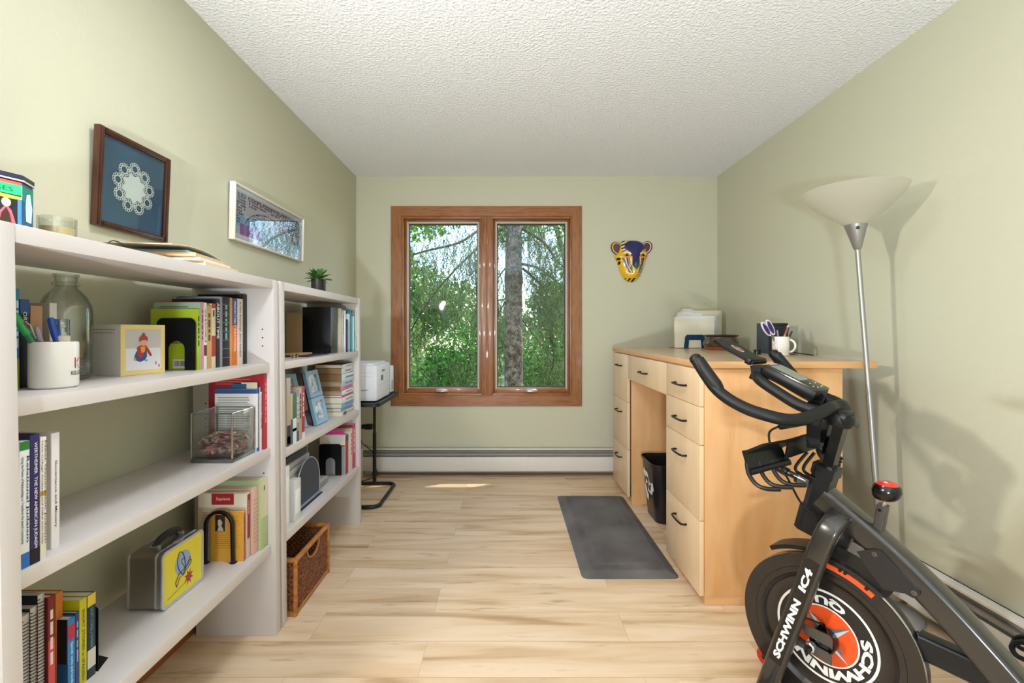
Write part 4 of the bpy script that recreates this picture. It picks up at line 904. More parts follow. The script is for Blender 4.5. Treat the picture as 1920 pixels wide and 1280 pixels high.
# wicker basket
WK = bpy.data.materials.new('wicker'); WK.use_nodes = True; n = WK.node_tree; b = n.nodes['Principled BSDF']; b.inputs['Roughness'].default_value = .55
tc = n.nodes.new('ShaderNodeTexCoord'); wv = n.nodes.new('ShaderNodeTexNoise'); wv.inputs['Scale'].default_value = 90; n.links.new(tc.outputs['Object'], wv.inputs['Vector'])
rp = n.nodes.new('ShaderNodeValToRGB'); rp.color_ramp.elements[0].position = .35; rp.color_ramp.elements[0].color = lin('#54290f'); rp.color_ramp.elements[1].position = .65; rp.color_ramp.elements[1].color = lin('#91572f'); n.links.new(wv.outputs[0], rp.inputs[0]); n.links.new(rp.outputs[0], b.inputs['Base Color'])
RIM = wood('#8c5220', '#c07c38', 'Y', 8, .4, 5)
bx0, bx1, by0, by1, bh = -1.165, -.871, 1.872, 2.212, .236
r = thing('wicker_basket', 'brown wicker basket with a cut out handle on the floor under the far bookcase', 'basket', (-1.02, 2.04, 0))
def woven(fixed, a0, a1, z0, z1, axis, hole=None, sgn=1):
    m = MB(); nv = int((z1-z0)/.0062); ns = max(6, int((a1-a0)/.011)); 
    for j in range(nv):
        z = z0+(j+.5)*(z1-z0)/nv; pts = []; runs = []
        for k in range(ns*2+1):
            a = a0+(a1-a0)*k/(ns*2)
            inh = hole and ((a-hole[0])/hole[2])**2+((z-hole[1])/hole[3])**2 < 1
            if inh:
                if len(pts) > 1: runs.append(pts)
                pts = []; continue
            off = .0028*math.sin(math.pi*(k/2+.5*j*2/2*1.0))*(1 if (k//1) % 2 else .4)*(1 if j % 2 else -1)
            pts.append((fixed+off, a, z) if axis == 'x' else (a, fixed+off, z))
        if len(pts) > 1: runs.append(pts)
        for p in runs: m.tube(p, .0029, WK, 5)
    for k in range(ns+1):
        a = a0+(a1-a0)*k/ns
        if hole and abs((a-hole[0])/hole[2]) < 1:
            zz = hole[1]-hole[3]*math.sqrt(1-((a-hole[0])/hole[2])**2); m.tube([(fixed, a, z0), (fixed, a, zz)] if axis == 'x' else [(a, fixed, z0), (a, fixed, zz)], .0022, WK, 5)
        else: m.tube([(fixed, a, z0), (fixed, a, z1)] if axis == 'x' else [(a, fixed, z0), (a, fixed, z1)], .0022, WK, 5)
    return m
hole = ((by0+by1)/2, bh-.022, .062, .045)
part(woven(bx1, by0+.01, by1-.01, .012, bh-.012, 'x', hole), 'front_panel', r)
part(woven(bx0, by0+.01, by1-.01, .012, bh-.012, 'x'), 'back_panel', r)
part(woven(by0, bx0+.01, bx1-.01, .012, bh-.012, 'y'), 'side_panel', r); part(woven(by1, bx0+.01, bx1-.01, .012, bh-.012, 'y'), 'side_panel', r)
part(MB().box((bx0, by0, .004), (bx1, by1, .012), WK), 'bottom', r)
m = MB()
for (p, q_) in (((bx0, by0), (bx1, by0)), ((bx1, by0), (bx1, by1)), ((bx1, by1), (bx0, by1)), ((bx0, by1), (bx0, by0))):
    m.sweep([(p[0], p[1], bh-.006), (q_[0], q_[1], bh-.006)], .022, .018, (0, 0, 1), RIM, .4); m.sweep([(p[0], p[1], .010), (q_[0], q_[1], .010)], .012, .020, (0, 0, 1), RIM, .4)
for p in ((bx0, by0), (bx1, by0), (bx1, by1), (bx0, by1)): m.sweep([(p[0], p[1], 0.001), (p[0], p[1], bh)], .018, .018, (1, 0, 0), RIM, .4)
part(m, 'rim', r)
part(MB().tube([(bx1+.002, hole[0]+hole[2]*math.cos(R(a)), hole[1]+hole[3]*math.sin(R(a))) for a in range(175, 366, 10)], .0048, RIM, 7), 'handle', r)

# ------------------------------------------------------------------ printer and its stand
BM = mat('#1a1b1d', .4, .3)
r = thing('printer_stand', 'black metal side table with a looped tube base in the left corner', 'table', (-1.01, 3.2, 0))
def rrpath(x0, x1, y0, y1, rad, z, nn=5):
    P = []
    for cx_, cy_, a0 in ((x1-rad, y1-rad, 0), (x0+rad, y1-rad, 90), (x0+rad, y0+rad, 180), (x1-rad, y0+rad, 270)):
        for k in range(nn+1): a = R(a0+90*k/nn); P.append((cx_+rad*math.cos(a), cy_+rad*math.sin(a), z))
    return P
part(MB().tube(rrpath(-1.19, -.845, 2.99, 3.462, .055, .0135), .0125, BM, 10, closed=True), 'base_tube', r)
m = MB().tube([(-1.005, 3.462, .014), (-1.005, 3.462, .40)], .0135, BM, 12).tube([(-1.005, 3.462, .39), (-1.005, 3.462, .69)], .0105, BM, 12); part(m, 'pole', r)
part(MB().box((-1.075, 3.44, .425), (-1.02, 3.485, .465), BM, .006).tube([(-1.075, 3.46, .445), (-1.10, 3.46, .445)], .018, BM, 14), 'clamp_knob', r)
m = MB(); P = rrpath(-1.205, -.815, 2.90, 3.475, .04, 0); m.prism([(p[0], p[1]) for p in P], (0, 0, .688), (1, 0, 0), (0, 1, 0), (0, 0, 1), .022, BM); part(m, 'tabletop', r)
PW = mat('#dddde0', .4); PG = mat('#9fa0a4', .4)
x0, x1, y0, y1, z0, z1 = -1.205, -.843, 2.955, 3.29, .712, .958
r = thing('printer', 'white desktop printer on the black stand in the left corner', 'printer', ((x0+x1)/2, (y0+y1)/2, z0))
m = MB().box((x0, y0, z0+.004), (x1, y1, z1-.006), PW, .014); part(m, 'body', r)
part(MB().box((x0+.01, y0+.02, z1-.008), (x1-.03, y1-.01, z1+.004), PW, .006), 'lid', r)
m = MB()
for (a, b_, c_, d_) in ((y0+.02, y1-.02, z0+.105, z0+.1065),): m.box((x1-.0005, a, c_), (x1+.0005, b_, d_), PG)
for zz in (.165, .19): m.box((x0+.02, y0-.0005, z0+zz), (x1-.02, y0+.0005, z0+zz+.0014), PG)
m.box((x1-.08, y0-.0005, z0+.01), (x1-.079, y0+.0005, z0+.19), PG).box((x1-.11, y0-.0006, z0+.19), (x1-.109, y0+.0005, z0+.232), PG).box((x1-.10, y0-.003, z0+.075), (x1-.055, y0, z0+.080), PG)
part(m, 'panel_seam', r)
part(MB().box((x1-.0005, y0+.10, z0+.13), (x1+.001, y0+.15, z0+.165), mat('#5a6068', .4)).box((x1-.0005, y0+.12, z0+.188), (x1+.0015, y0+.19, z0+.2), mat('#6d6d70', .4)).box((x1-.0005, y0+.14, z0+.192), (x1+.0018, y0+.165, z0+.197), mat('#2b2b2d', .4)), 'display_panel', r)
part(MB().box((x0+.03, y1+.002, z0+.02), (x1-.01, y1+.035, z0+.20), PG, .003), 'rear_hinge', r)
part(MB().box((x0+.03, y1+.035, z0+.012), (x1-.005, y1+.13, z0+.205), PW, .006).box((x1-.0055, y1+.06, z0+.03), (x1-.004, y1+.11, z0+.10), mat('#8f98a0', .4)), 'paper_tray', r)
m = MB().tube([(-1.12, 3.33, .70), (-1.13, 3.45, .6), (-1.14, 3.55, .33), (-1.11, 3.62, .25), (-1.06, 3.62, .2), (-1.045, 3.62, .10), (-1.03, 3.615, .03), (-1.08, 3.58, .006), (-1.16, 3.5, .006)], .0035, mat('#1b1a1c', .5), 6, smooth=6)
tag(m.build('power_cable'), 'thin black power cable hanging to the floor behind the printer stand', 'cable')

# ------------------------------------------------------------------ desk
MPX = wood('#c9925c', '#dcae7c', 'Z', 1.3, .38, 7, (.2, .8)); MPY = wood('#d7b389', '#e2c6a2', 'Y', 1.3, .34, 7, (.2, .8)); MPE = wood('#c6925e', '#d6a674', 'X', 1.3, .38, 7, (.2, .8))
MPD = wood('#d6b38a', '#e2c7a3', 'Z', 1.3, .36, 7, (.15, .85))  # paler maple for drawer fronts, window reflection mixed into the colour
dk = thing('desk', 'tall maple desk with many drawers standing along the right wall', 'desk', (1.15, 2.74, 0))
DY0, DY1 = 1.944, 3.53
def dpart(b0, b1, nm, m_, bev=.001): return part(MB().box(b0, b1, m_, bev), nm, dk, smooth=30)
part(MB().box((.830, 1.930, 1.018), (1.582, 3.545, 1.046), MPE, .0015).box((.8315, 1.9315, 1.0458), (1.5805, 3.5435, 1.0464), wood('#bfa27e', '#cbb08e', 'Y', 1.3, .25, 7, (.2, .8))), 'desktop', dk, smooth=30)  # top sheet greyed: window reflection painted into the laminate colour
dpart((.852, DY0, .0), (1.443, DY0+.02, 1.0), 'end_panel', MPX); dpart((.852, 3.51, .0), (1.443, DY1, 1.0), 'end_panel', MPX)
dpart((.852, 2.345, .0), (1.443, 2.363, .85), 'inner_panel', MPX); dpart((.852, 3.075, .0), (1.443, 3.093, .85), 'inner_panel', MPX)
dpart((.848, DY0+.003, .985), (1.445, DY1-.003, 1.0175), 'top_rail', MPE); dpart((1.43, DY0+.02, .03), (1.443, 2.345, .985), 'back_panel', MPX); dpart((1.43, 3.093, .03), (1.443, 3.51, .985), 'back_panel', MPX)
dpart((.852, DY0-.0015, .0), (1.443, 1.944-.0001, .036), 'plinth', MPE); dpart((.856, DY0+.02, 0), (.870, 2.345, .034), 'plinth', MPE); dpart((.856, 3.093, 0), (.870, 3.51, .034), 'plinth', MPE)
dpart((.852, 2.363, .835), (1.43, 3.075, .848), 'drawer_shelf', MPE)
HB = mat('#14120f', .35, .5)
def drawer(y0, y1, z0, z1, hz_, hl=.062):
    d = part(MB().box((.832, y0+.0012, z0+.0012), (.8505, y1-.0012, z1-.0012), MPD, .0015), 'drawer_front', dk, smooth=30)
    ym = (y0+y1)/2; m = MB()
    m.tube([(.833, ym-hl, hz_), (.815, ym-hl, hz_), (.806, ym-hl*.8, hz_), (.803, ym, hz_), (.806, ym+hl*.8, hz_), (.815, ym+hl, hz_), (.833, ym+hl, hz_)], .0048, HB, 8, smooth=3)
    part(m, 'handle', d)
for z0, z1, hz_ in ((.850, 1.012, .926), (.685, .850, .763), (.359, .685, .602), (.036, .359, .285)): drawer(1.948, 2.357, z0, z1, hz_)
for z0, z1, hz_ in ((.685, 1.012, .926), (.358, .685, .597), (.036, .358, .270)): drawer(3.108, 3.526, z0, z1, hz_)
drawer(2.358, 3.107, .846, 1.012, .924)

# anti-fatigue mat
MT = bpy.data.materials.new('grey_mat'); MT.use_nodes = True; n = MT.node_tree; b = n.nodes['Principled BSDF']; b.inputs['Roughness'].default_value = .55
tc = n.nodes.new('ShaderNodeTexCoord'); nz = n.nodes.new('ShaderNodeTexNoise'); nz.inputs['Scale'].default_value = 4; nz.inputs['Detail'].default_value = 6; n.links.new(tc.outputs['Object'], nz.inputs['Vector'])
rp = n.nodes.new('ShaderNodeValToRGB'); rp.color_ramp.elements[0].position = .35; rp.color_ramp.elements[0].color = lin('#514e4d'); rp.color_ramp.elements[1].position = .65; rp.color_ramp.elements[1].color = lin('#6d6a69'); n.links.new(nz.outputs[0], rp.inputs[0]); n.links.new(rp.outputs[0], b.inputs['Base Color'])
r = thing('floor_mat', 'dark grey cushioned standing mat with an embossed border before the desk', 'mat', (.6, 2.69, 0))
ax0, ax1, ay0, ay1 = .362, .826, 2.150, 3.225
def loopxy(ins, z, rad): P = rrpath(ax0+ins, ax1-ins, ay0+ins, ay1-ins, rad, z, 5); return [Vector(p) for p in P]
m = MB().ring([loopxy(.0, 0.0005, .03), loopxy(.0, .003, .03), loopxy(.042, .0185, .010), loopxy(.046, .019, .010), loopxy(.10, .019, .006), loopxy(.102, .0175, .006), loopxy(.104, .019, .006), loopxy(.112, .019, .006), loopxy(.114, .0175, .006), loopxy(.116, .019, .006)], MT, cap=True); part(m, 'mat_body', r, smooth=9)
m = MB()
def sq_(a0, b0, a1, b1): m.tube([(a0, b0, .0188), ((a0+a1)/2, (b0+b1)/2, .0196), (a1, b1, .0188)], .0014, MT, 4)
def fret(p, d, wv_, n_):
    for k in range(n_):
        o = (p[0]+d[0]*k*.022, p[1]+d[1]*k*.022)
        sq_(o[0], o[1], o[0]+wv_[0]*.035+d[0]*.018, o[1]+wv_[1]*.035+d[1]*.018)
        sq_(o[0]+wv_[0]*.035, o[1]+wv_[1]*.035, o[0]+d[0]*.012+wv_[0]*.018, o[1]+d[1]*.012+wv_[1]*.018); sq_(o[0]+d[0]*.010+wv_[0]*.02, o[1]+d[1]*.010+wv_[1]*.02, o[0]+d[0]*.02, o[1]+d[1]*.02)
fret((ax0+.055, ay0+.05), (0, 1), (1, 0), 44); fret((ax1-.055, ay0+.05), (0, 1), (-1, 0), 44); fret((ax0+.07, ay0+.055), (1, 0), (0, 1), 15); fret((ax0+.07, ay1-.055), (1, 0), (0, -1), 15)
part(m, 'embossed_border', r)

# waste bin
bc = (1.02, 2.865, 0); BB = mat('#121214', .32)
r = thing('waste_bin', 'black plastic bin with a white recycling mark under the desk', 'bin', bc)
def bl(w_, l_, rad, z): return [Vector((bc[0]+a, bc[1]+b_, z)) for a, b_ in rrect(w_, l_, rad, 6)]
part(MB().ring([bl(.20, .22, .05, .0), bl(.205, .225, .05, .006), bl(.262, .285, .055, .35), bl(.275, .30, .06, .352), bl(.277, .302, .06, .366), bl(.270, .294, .058, .367), bl(.262, .286, .055, .355), bl(.255, .278, .05, .34), bl(.196, .216, .045, .012)], BB), 'bin_body', r)
m = MB(); nx = Vector((-1, 0, .083)).normalized(); vx = Vector((-.083, 0, 1)).normalized(); O_ = Vector((bc[0]-.1035, bc[1], .0))
RW = mat('#e6e6e6', .5)
def rq(pts, mt_=RW, e=.0): m.prism(pts, O_+nx*(.0012+e), (0, -1, 0), vx, nx, .0004, mt_)
def arm(a):
    T = [(-.012, .030), (.030, .030), (.030, .018), (.052, .040), (.030, .062), (.030, .050), (-.002, .050), (-.026, .008), (-.008, -.002)]
    ca, sa = math.cos(R(a)), math.sin(R(a)); return [(.003+1.6*(p[0]*ca-p[1]*sa), .205+1.6*(p[0]*sa+p[1]*ca)) for p in T]
for a in (0, 120, 240): rq([( -p[0], p[1]) for p in arm(a)][::-1])
part(m, 'recycling_mark', r)

# ------------------------------------------------------------------ things on the desk
ZD = 1.046
r = thing('file_sorter', 'dark blue plastic upright file holder at the far end of the desk', 'file holder', (1.42, 3.42, ZD))
NV = mat('#12355e', .35)
for yy_ in (3.345, 3.53):
    m = MB().prism([(-.085, 0), (-.076, .085), (-.062, .100), (.052, .100), (.066, .085), (.078, 0), (.046, 0), (.040, .062), (-.048, .062), (-.054, 0)], (1.398, yy_, ZD+.002), (1, 0, 0), (0, 0, 1), (0, 1, 0), .004, NV); part(m, 'arch_panel', r)
part(MB().box((1.27, 3.345, ZD), (1.52, 3.535, ZD+.002), mat('#2a2a2e', .5)), 'base', r)
fo = [(1.245, 1.535, 3.352, .215, '#ded8c4', 'nearest large cream file folder in the blue holder on the desk', .0), (1.262, 1.55, 3.372, .238, '#e0ded9', 'white file folder second from the front in the blue holder', .0), (1.262, 1.562, 3.396, .243, '#dcdbe0', 'white file folder just before the yellow tabbed one', .0),
      (1.29, 1.585, 3.418, .262, '#d9d8d6', 'white file folder with a pale yellow tab in the blue holder', .0), (1.30, 1.60, 3.442, .258, '#cfd3dc', 'folder with a blue line on its edge in the blue holder', .0), (1.31, 1.63, 3.47, .278, '#ddd6bf', 'cream folder second from the back of the blue holder', .0), (1.325, 1.66, 3.498, .284, '#d9d2bc', 'tallest cream folder with a raised tab at the back of the blue holder', .0)]
for k, (x0, x1, y, h, col, lab, _) in enumerate(fo):
    r = thing('file_folder', lab, 'folder', ((x0+x1)/2, y, ZD+.002), group='file folders in the blue holder'); c_ = mat(col, .6)
    P = [(x0+.006, 0), (x1, 0), (x1+.004, h-.012), (x1-.006, h), (x0+.12, h-.002), (x0+.11, h+(.012 if k in (3, 6) else 0)), (x0+.04, h+(.012 if k in (3, 6) else 0)), (x0+.03, h-.004), (x0, h-.014)]
    m = MB().prism(P, (0, y, ZD+.0025), (1, 0, 0), (0, 0, 1), (0, 1, 0), .0012, c_).prism([(p[0], p[1]*.985) for p in P], (0, y+.014, ZD+.0025), (1, 0, 0), (0, 0, 1), (0, 1, 0), .0012, c_)
    m.prism([(x0+.006, 0), (x1, 0), (x1, .002), (x0+.006, .002)], (0, y, ZD+.0025), (1, 0, 0), (0, 0, 1), (0, 1, 0), .015, c_); part(m, 'cover', r)
    part(MB().box((x0+.012, y+.003, ZD+.005), (x1-.004, y+.012, ZD+h*.94), mat('#e4e2de' if k != 4 else '#4a5a80', .7)), 'papers', r)
    if k == 3: part(MB().box((x1-.11, y-.0006, ZD+h-.02), (x1-.01, y-.0001, ZD+h-.004), mat('#c9c08a', .6)), 'yellow_tab', r)
# pottery bowl
bc_ = (1.482, 3.13, ZD); q = .112
PB = bpy.data.materials.new('glazed_pottery'); PB.use_nodes = True; n = PB.node_tree; b = n.nodes['Principled BSDF']; b.inputs['Roughness'].default_value = .22; b.inputs['Coat Weight'].default_value = .5
tc = n.nodes.new('ShaderNodeTexCoord'); nz = n.nodes.new('ShaderNodeTexNoise'); nz.inputs['Scale'].default_value = 22; nz.inputs['Detail'].default_value = 5; n.links.new(tc.outputs['Object'], nz.inputs['Vector'])
rp = n.nodes.new('ShaderNodeValToRGB'); E_ = rp.color_ramp.elements; E_[0].position = .40; E_[0].color = lin('#241d14'); E_[1].position = .74; E_[1].color = lin('#93401f'); x_ = E_.new(.54); x_.color = lin('#4a4128'); x_ = E_.new(.64); x_.color = lin('#5f3a22'); n.links.new(nz.outputs[0], rp.inputs[0]); n.links.new(rp.outputs[0], b.inputs['Base Color'])
r = thing('pottery_bowl', 'round glazed brown pottery bowl on the desk beside the file folders', 'bowl', bc_)
part(MB().lathe([(0, 0), (q*.8, 0), (q*.93, .014), (q*1.0, .04), (q*1.0, .055), (q*.93, .078), (q*.90, .088)], bc_, PB, 48), 'body', r)
part(MB().lathe([(q*.90, .088), (q*1.0, .097), (q*1.01, .101), (q*.97, .103), (q*.86, .092), (q*.86, .06), (q*.7, .02), (0, .012)], bc_, mat('#2a1f1c', .3, coat=.4), 48), 'rim', r)
part(MB().lathe([(q*.8, .0005), (q*.94, .013), (q*.95, .018), (q*.80, .0)], bc_, mat('#a84f30', .4), 48), 'foot_band', r)
# upright dark box
r = thing('desk_speaker', 'dark upright box standing behind the white pen mug on the desk', 'speaker', (1.54, 2.66, ZD))
part(MB().box((1.502, 2.60, ZD), (1.618, 2.72, ZD+.176), mat('#26343e', .45), .003), 'case', r); part(MB().box((1.509, 2.598, ZD+.012), (1.610, 2.6005, ZD+.150), mat('#17181b', .6), .001), 'front_grille', r); part(MB().box((1.507, 2.597, ZD+.155), (1.612, 2.6005, ZD+.172), mat('#0f1013', .4), .001), 'top_strip', r)
mc2 = (1.447, 2.39, ZD); mug(mc2, .040, .101, R(-168), 'white mug of scissors and pens on the desk', handle=R(-28))
pen((mc2[0]+.0, 2.39, ZD+.012), (mc2[0]-.03, 2.37, ZD+.135), .0045, '#c27a94', 'pink highlighter leaning left in the pen mug on the desk', '#8c6a9a', 'highlighter')
pen((mc2[0]-.01, 2.395, ZD+.012), (mc2[0]+.032, 2.38, ZD+.150), .005, '#c98a80', 'dusty rose marker leaning right in the pen mug on the desk', '#8a5048', 'marker')
pen((mc2[0]+.0, 2.40, ZD+.012), (mc2[0]+.040, 2.39, ZD+.160), .0042, '#a9a9ad', 'silver pen standing right in the pen mug on the desk', '#c9c9cd', clip='#e0e0e4')
pen((mc2[0]+.005, 2.385, ZD+.012), (mc2[0]+.048, 2.40, ZD+.150), .0042, '#1b1b1f', 'black pen with a steel clip at the right of the pen mug', '#15151a', clip='#b9b9bd')
pen((mc2[0]+.008, 2.40, ZD+.012), (mc2[0]+.058, 2.385, ZD+.130), .0042, '#1b1b1f', 'short black pen leaning furthest right in the pen mug', '#202026', clip='#33333a')
r = thing('scissors', 'scissors with purple and white handles standing in the desk pen mug', 'scissors', (mc2[0]-.01, 2.39, ZD+.02), local=False)
P0 = Vector((mc2[0]+.0, 2.388, ZD+.02)); P1 = Vector((mc2[0]-.105, 2.368, ZD+.19)); ax = (P1-P0).normalized(); sd_ = ax.cross(Vector((0, 1, 0))).normalized(); nn = Vector((0, -1, 0))
part(MB().prism([(-.007, 0), (.007, 0), (.006, .105), (-.006, .105)], P0, sd_, ax, nn, .002, mat('#8f8d88', .3, .8)), 'blade', r)
def hnd(cx_, cz_, ra, rb, tw):
    ca, sa = math.cos(tw), math.sin(tw)
    O = [(cx_+ra*math.cos(k*.3927)*ca-rb*math.sin(k*.3927)*sa, cz_+ra*math.cos(k*.3927)*sa+rb*math.sin(k*.3927)*ca) for k in range(16)]
    I = [(cx_+.30*(a-cx_), cz_+.5*(b_-cz_)) for a, b_ in O]; I2 = [(cx_+.72*(a-cx_), cz_+.84*(b_-cz_)) for a, b_ in O]
    m = MB().strip(O, I2, P0-nn*.003, sd_, ax, nn, .010, mat('#ddd8dc', .35)); part(m, 'handle', r)
    m = MB().strip(I2, I, P0-nn*.004, sd_, ax, nn, .012, mat('#43306e', .4)); part(m, 'purple_grip', r, )
hnd(-.012, .145, .015, .046, .05); hnd(.012, .150, .014, .044, -.05)
r = thing('ink_bottle', 'small black round jar on the desk between the bowl and the dark box', 'jar', (1.385, 2.50, ZD))
part(MB().lathe([(0, 0), (.018, 0), (.018, .018), (.0, .018)], (1.385, 2.50, ZD), mat('#17171a', .25), 24), 'body', r); part(MB().lathe([(.0185, .018), (.0185, .028), (0, .028)], (1.385, 2.50, ZD), mat('#2a2a2d', .2, .6), 24), 'lid', r)
tag(MB().tube([(1.49, 2.45, ZD+.004), (1.52, 2.44, ZD+.018), (1.56, 2.42, ZD+.012), (1.60, 2.36, ZD-.0+.004)], .0028, mat('#141416', .5), 6, smooth=6).build('cable'), 'thin black cable curling to the desk edge right of the pen mug', 'cable')
tag(MB().tube([(1.49, 2.47, ZD+.004), (1.53, 2.50, ZD+.016), (1.57, 2.52, ZD+.004), (1.60, 2.5, ZD-.01), (1.60, 2.5, ZD-.10)], .0028, mat('#141416', .5), 6, smooth=6).build('cable'), 'black cable dropping behind the desk right of the pen mug', 'cable')

# ------------------------------------------------------------------ tiger mask
mkc = Vector((1.0275-.0*0, YB, 1.744)); KU = .00041
r = thing('tiger_mask', 'painted yellow and blue tiger mask hanging on the back wall', 'mask', mkc)
def MK(x, y, d): return Vector((mkc.x+(x-700)*KU, YB-d, mkc.z-(y-640)*KU))
OUT = [(500,245),(600,226),(740,224),(850,242),(930,300),(985,420),(1012,520),(965,620),(935,720),(885,860),(820,980),(745,1045),(680,1055),(600,1030),(520,960),(462,850),(425,720),(388,620),(350,540),(420,470),(465,330)]
OP, _ = spline([Vector((a, b_, 0)) for a, b_ in OUT], [1]*len(OUT), 10, True)
MY, MO, MBK, MBL, MGR, MCR, MPU, MW = [mat(c_, .25, coat=.5) for c_ in ('#e0b414', '#d9772a', '#1c0f14', '#1b1a5c', '#17683a', '#ead6a0', '#4a1a3c', '#d8d8e0')]
def paint(x, y):
    X = x if x < 742 else 1484-x; rt = x > 742
    if y < 735 and abs(x-742) < (72 if y > 560 else 90 if y > 470 else 0): return MBL
    if ((x-735)/(205 if y < 420 else 175))**2+((y-370)/145)**2 < 1 and y < 500: return MBL
    if 735 <= y < 822 and abs(x-745) < (825-y)*1.0: return MGR
    ex, ey = 590, 528
    e = ((X-ex)/85)**2+((y-ey)/42)**2
    if e < 1:
        if ((X-ex+8)/34)**2+((y-ey)/30)**2 < 1: return MBK
        return MO if y > ey-12 else MCR
    if ((X-ex)/100)**2+((y-ey+26)/62)**2 < 1 and y < ey+20: return MY
    if y < 470 and 480 < X < 575: return MBK if int((y+X*.4)/34) % 2 else MCR
    if 585 <= y < 880:
        xl = 478+(y-585)*(.35 if y < 720 else .55)-(20 if y > 720 else 0); xr = 655+max(0, y-700)*.42
        if xl < X < xr:
            t_ = (X-xl)/(xr-xl); return MBK if t_ < .3 else MW if t_ < .36 else MCR if t_ < .42 else MBK if t_ < .66 else MO if t_ < .74 else MBK if (t_ < .86 and y < 800) else MCR
    if not rt and ((x-420)/38)**2+((y-605)/26)**2 < 1 or not rt and ((x-438)/22)**2+((y-680)/34)**2 < 1: return MBK
    if y > 985 and (int((x+y*.6)/42) % 2) and 540 < x < 800: return MBK
    if 866 < y < 884 and 640 < x < 850: return MO
    return MO if (x > 925 and y < 600) or (x > 790 and 900 < y < 960) else MY
m = MB(); NR = 64; NP = len(OP); cx_, cy_ = 715, 600
def dpt(x, y, rho): 
    d = .004+.062*math.sqrt(max(0, 1-rho**2.2)); d += .030*math.exp(-((x-742)/75)**2-((y-720)/150)**2); d += .012*math.exp(-((x-700)/150)**2-((y-930)/70)**2)
    d -= .010*math.exp(-((x-590)/60)**2-((y-530)/40)**2)+.010*math.exp(-((x-890)/60)**2-((y-530)/40)**2); return d
G_ = [[None]*NP for _ in range(NR+1)]
for i in range(NR+1):
    for k, p in enumerate(OP):
        rho = i/NR; x = cx_+(p.x-cx_)*rho; y = cy_+(p.y-cy_)*rho; G_[i][k] = (x, y, MK(x, y, dpt(x, y, rho)))
for i in range(NR):
    for k in range(NP):
        q4 = [G_[i][k], G_[i][(k+1) % NP], G_[i+1][(k+1) % NP], G_[i+1][k]]; mx_ = sum(a[0] for a in q4)/4; my_ = sum(a[1] for a in q4)/4
        m.quad([a[2] for a in q4], paint(mx_, my_))
bm = bmesh.new(); vs_ = [bm.verts.new(v) for v in m.v]
fs_ = []
for f, i in zip(m.f, m.m):
    try: ff = bm.faces.new([vs_[k] for k in f]); ff.material_index = i
    except ValueError: pass
bmesh.ops.remove_doubles(bm, verts=bm.verts, dist=1e-5); bmesh.ops.recalc_face_normals(bm, faces=bm.faces); bm.verts.ensure_lookup_table(); bm.verts.index_update()
m.v = [v.co.copy() for v in bm.verts]; m.f = [tuple(v.index for v in f.verts) for f in bm.faces]; m.m = [f.material_index for f in bm.faces]; bm.free()
part(m, 'face', r, smooth=60)
for sx, (ex, ey) in ((-1, (402, 385)), (1, (985, 372))):
    m = MB()
    for k_, (rx, ry, d0, d1, mt_) in enumerate(((118, 132, .002, .014, MBK), (100, 116, .014, .017, MCR if sx > 0 else MY), (84, 98, .017, .019, MPU))):
        P = [(ex+sx*-k_*4+rx*math.cos(a)+(.22*ry*math.sin(a)*-sx), ey+ry*math.sin(a)) for a in [j*.3142 for j in range(20)]]
        m.ring([[MK(x, y, d0) for x, y in P], [MK(x, y, d1) for x, y in P]], mt_)
    part(m, 'ear', r)

# ------------------------------------------------------------------ torchiere lamp
lb0 = Vector((1.585, 1.89, 0)); lt = Vector((1.457, 1.89, 1.62)); ax = (lt-lb0).normalized(); LL = (lt-lb0).length
SV = mat('#9c9a96', .38, .75)
r = thing('floor_lamp', 'leaning silver torchiere floor lamp with a frosted bowl shade by the right wall', 'lamp', lb0)
part(MB().lathe([(0, .0), (.122, .0), (.124, .006), (.118, .014), (.04, .024), (.02, .034), (0, .036)], lb0, mat('#a8a49e', .4, .3), 48), 'base', r)
part(MB().lathe([(.0115, .02), (.0115, LL*.56), (.0095, LL*.565), (.0095, LL-.09)], lb0, SV, 20, ax), 'pole', r)
part(MB().lathe([(.0095, LL-.105), (.014, LL-.10), (.040, LL-.004), (.041, LL), (.036, LL), (.012, LL-.08)], lb0, SV, 40, ax), 'shade_holder', r)
kp = lb0+ax*(LL-.022)+Vector((-.02, -.034, 0)); part(MB().lathe([(0, -.004), (.004, -.004), (.004, .006), (.006, .007), (.006, .012), (0, .012)], kp, mat('#1b1a1a', .4), 12, (-.45, -.9, 0)), 'switch_knob', r)
FS = bpy.data.materials.new('frosted_shade'); FS.use_nodes = True; n = FS.node_tree; n.nodes.remove(n.nodes['Principled BSDF']); out = n.nodes['Material Output']
di = n.nodes.new('ShaderNodeBsdfDiffuse'); di.inputs[0].default_value = lin('#dedbd2'); tl = n.nodes.new('ShaderNodeBsdfTranslucent'); tl.inputs[0].default_value = lin('#e0ddd4'); tp = n.nodes.new('ShaderNodeBsdfTransparent'); tp.inputs[0].default_value = (.95, .94, .9, 1)
m1 = n.nodes.new('ShaderNodeMixShader'); m1.inputs[0].default_value = .5; m2 = n.nodes.new('ShaderNodeMixShader'); m2.inputs[0].default_value = .66
n.links.new(di.outputs[0], m1.inputs[1]); n.links.new(tl.outputs[0], m1.inputs[2]); n.links.new(m1.outputs[0], m2.inputs[1]); n.links.new(tp.outputs[0], m2.inputs[2]); n.links.new(m2.outputs[0], out.inputs[0])
part(MB().lathe([(.034, LL-.004), (.060, LL+.018), (.110, LL+.058), (.160, LL+.105), (.182, LL+.142), (.184, LL+.142), (.1615, LL+.103), (.112, LL+.056), (.062, LL+.016), (.036, LL-.006)], lb0, FS, 56, ax), 'shade', r)
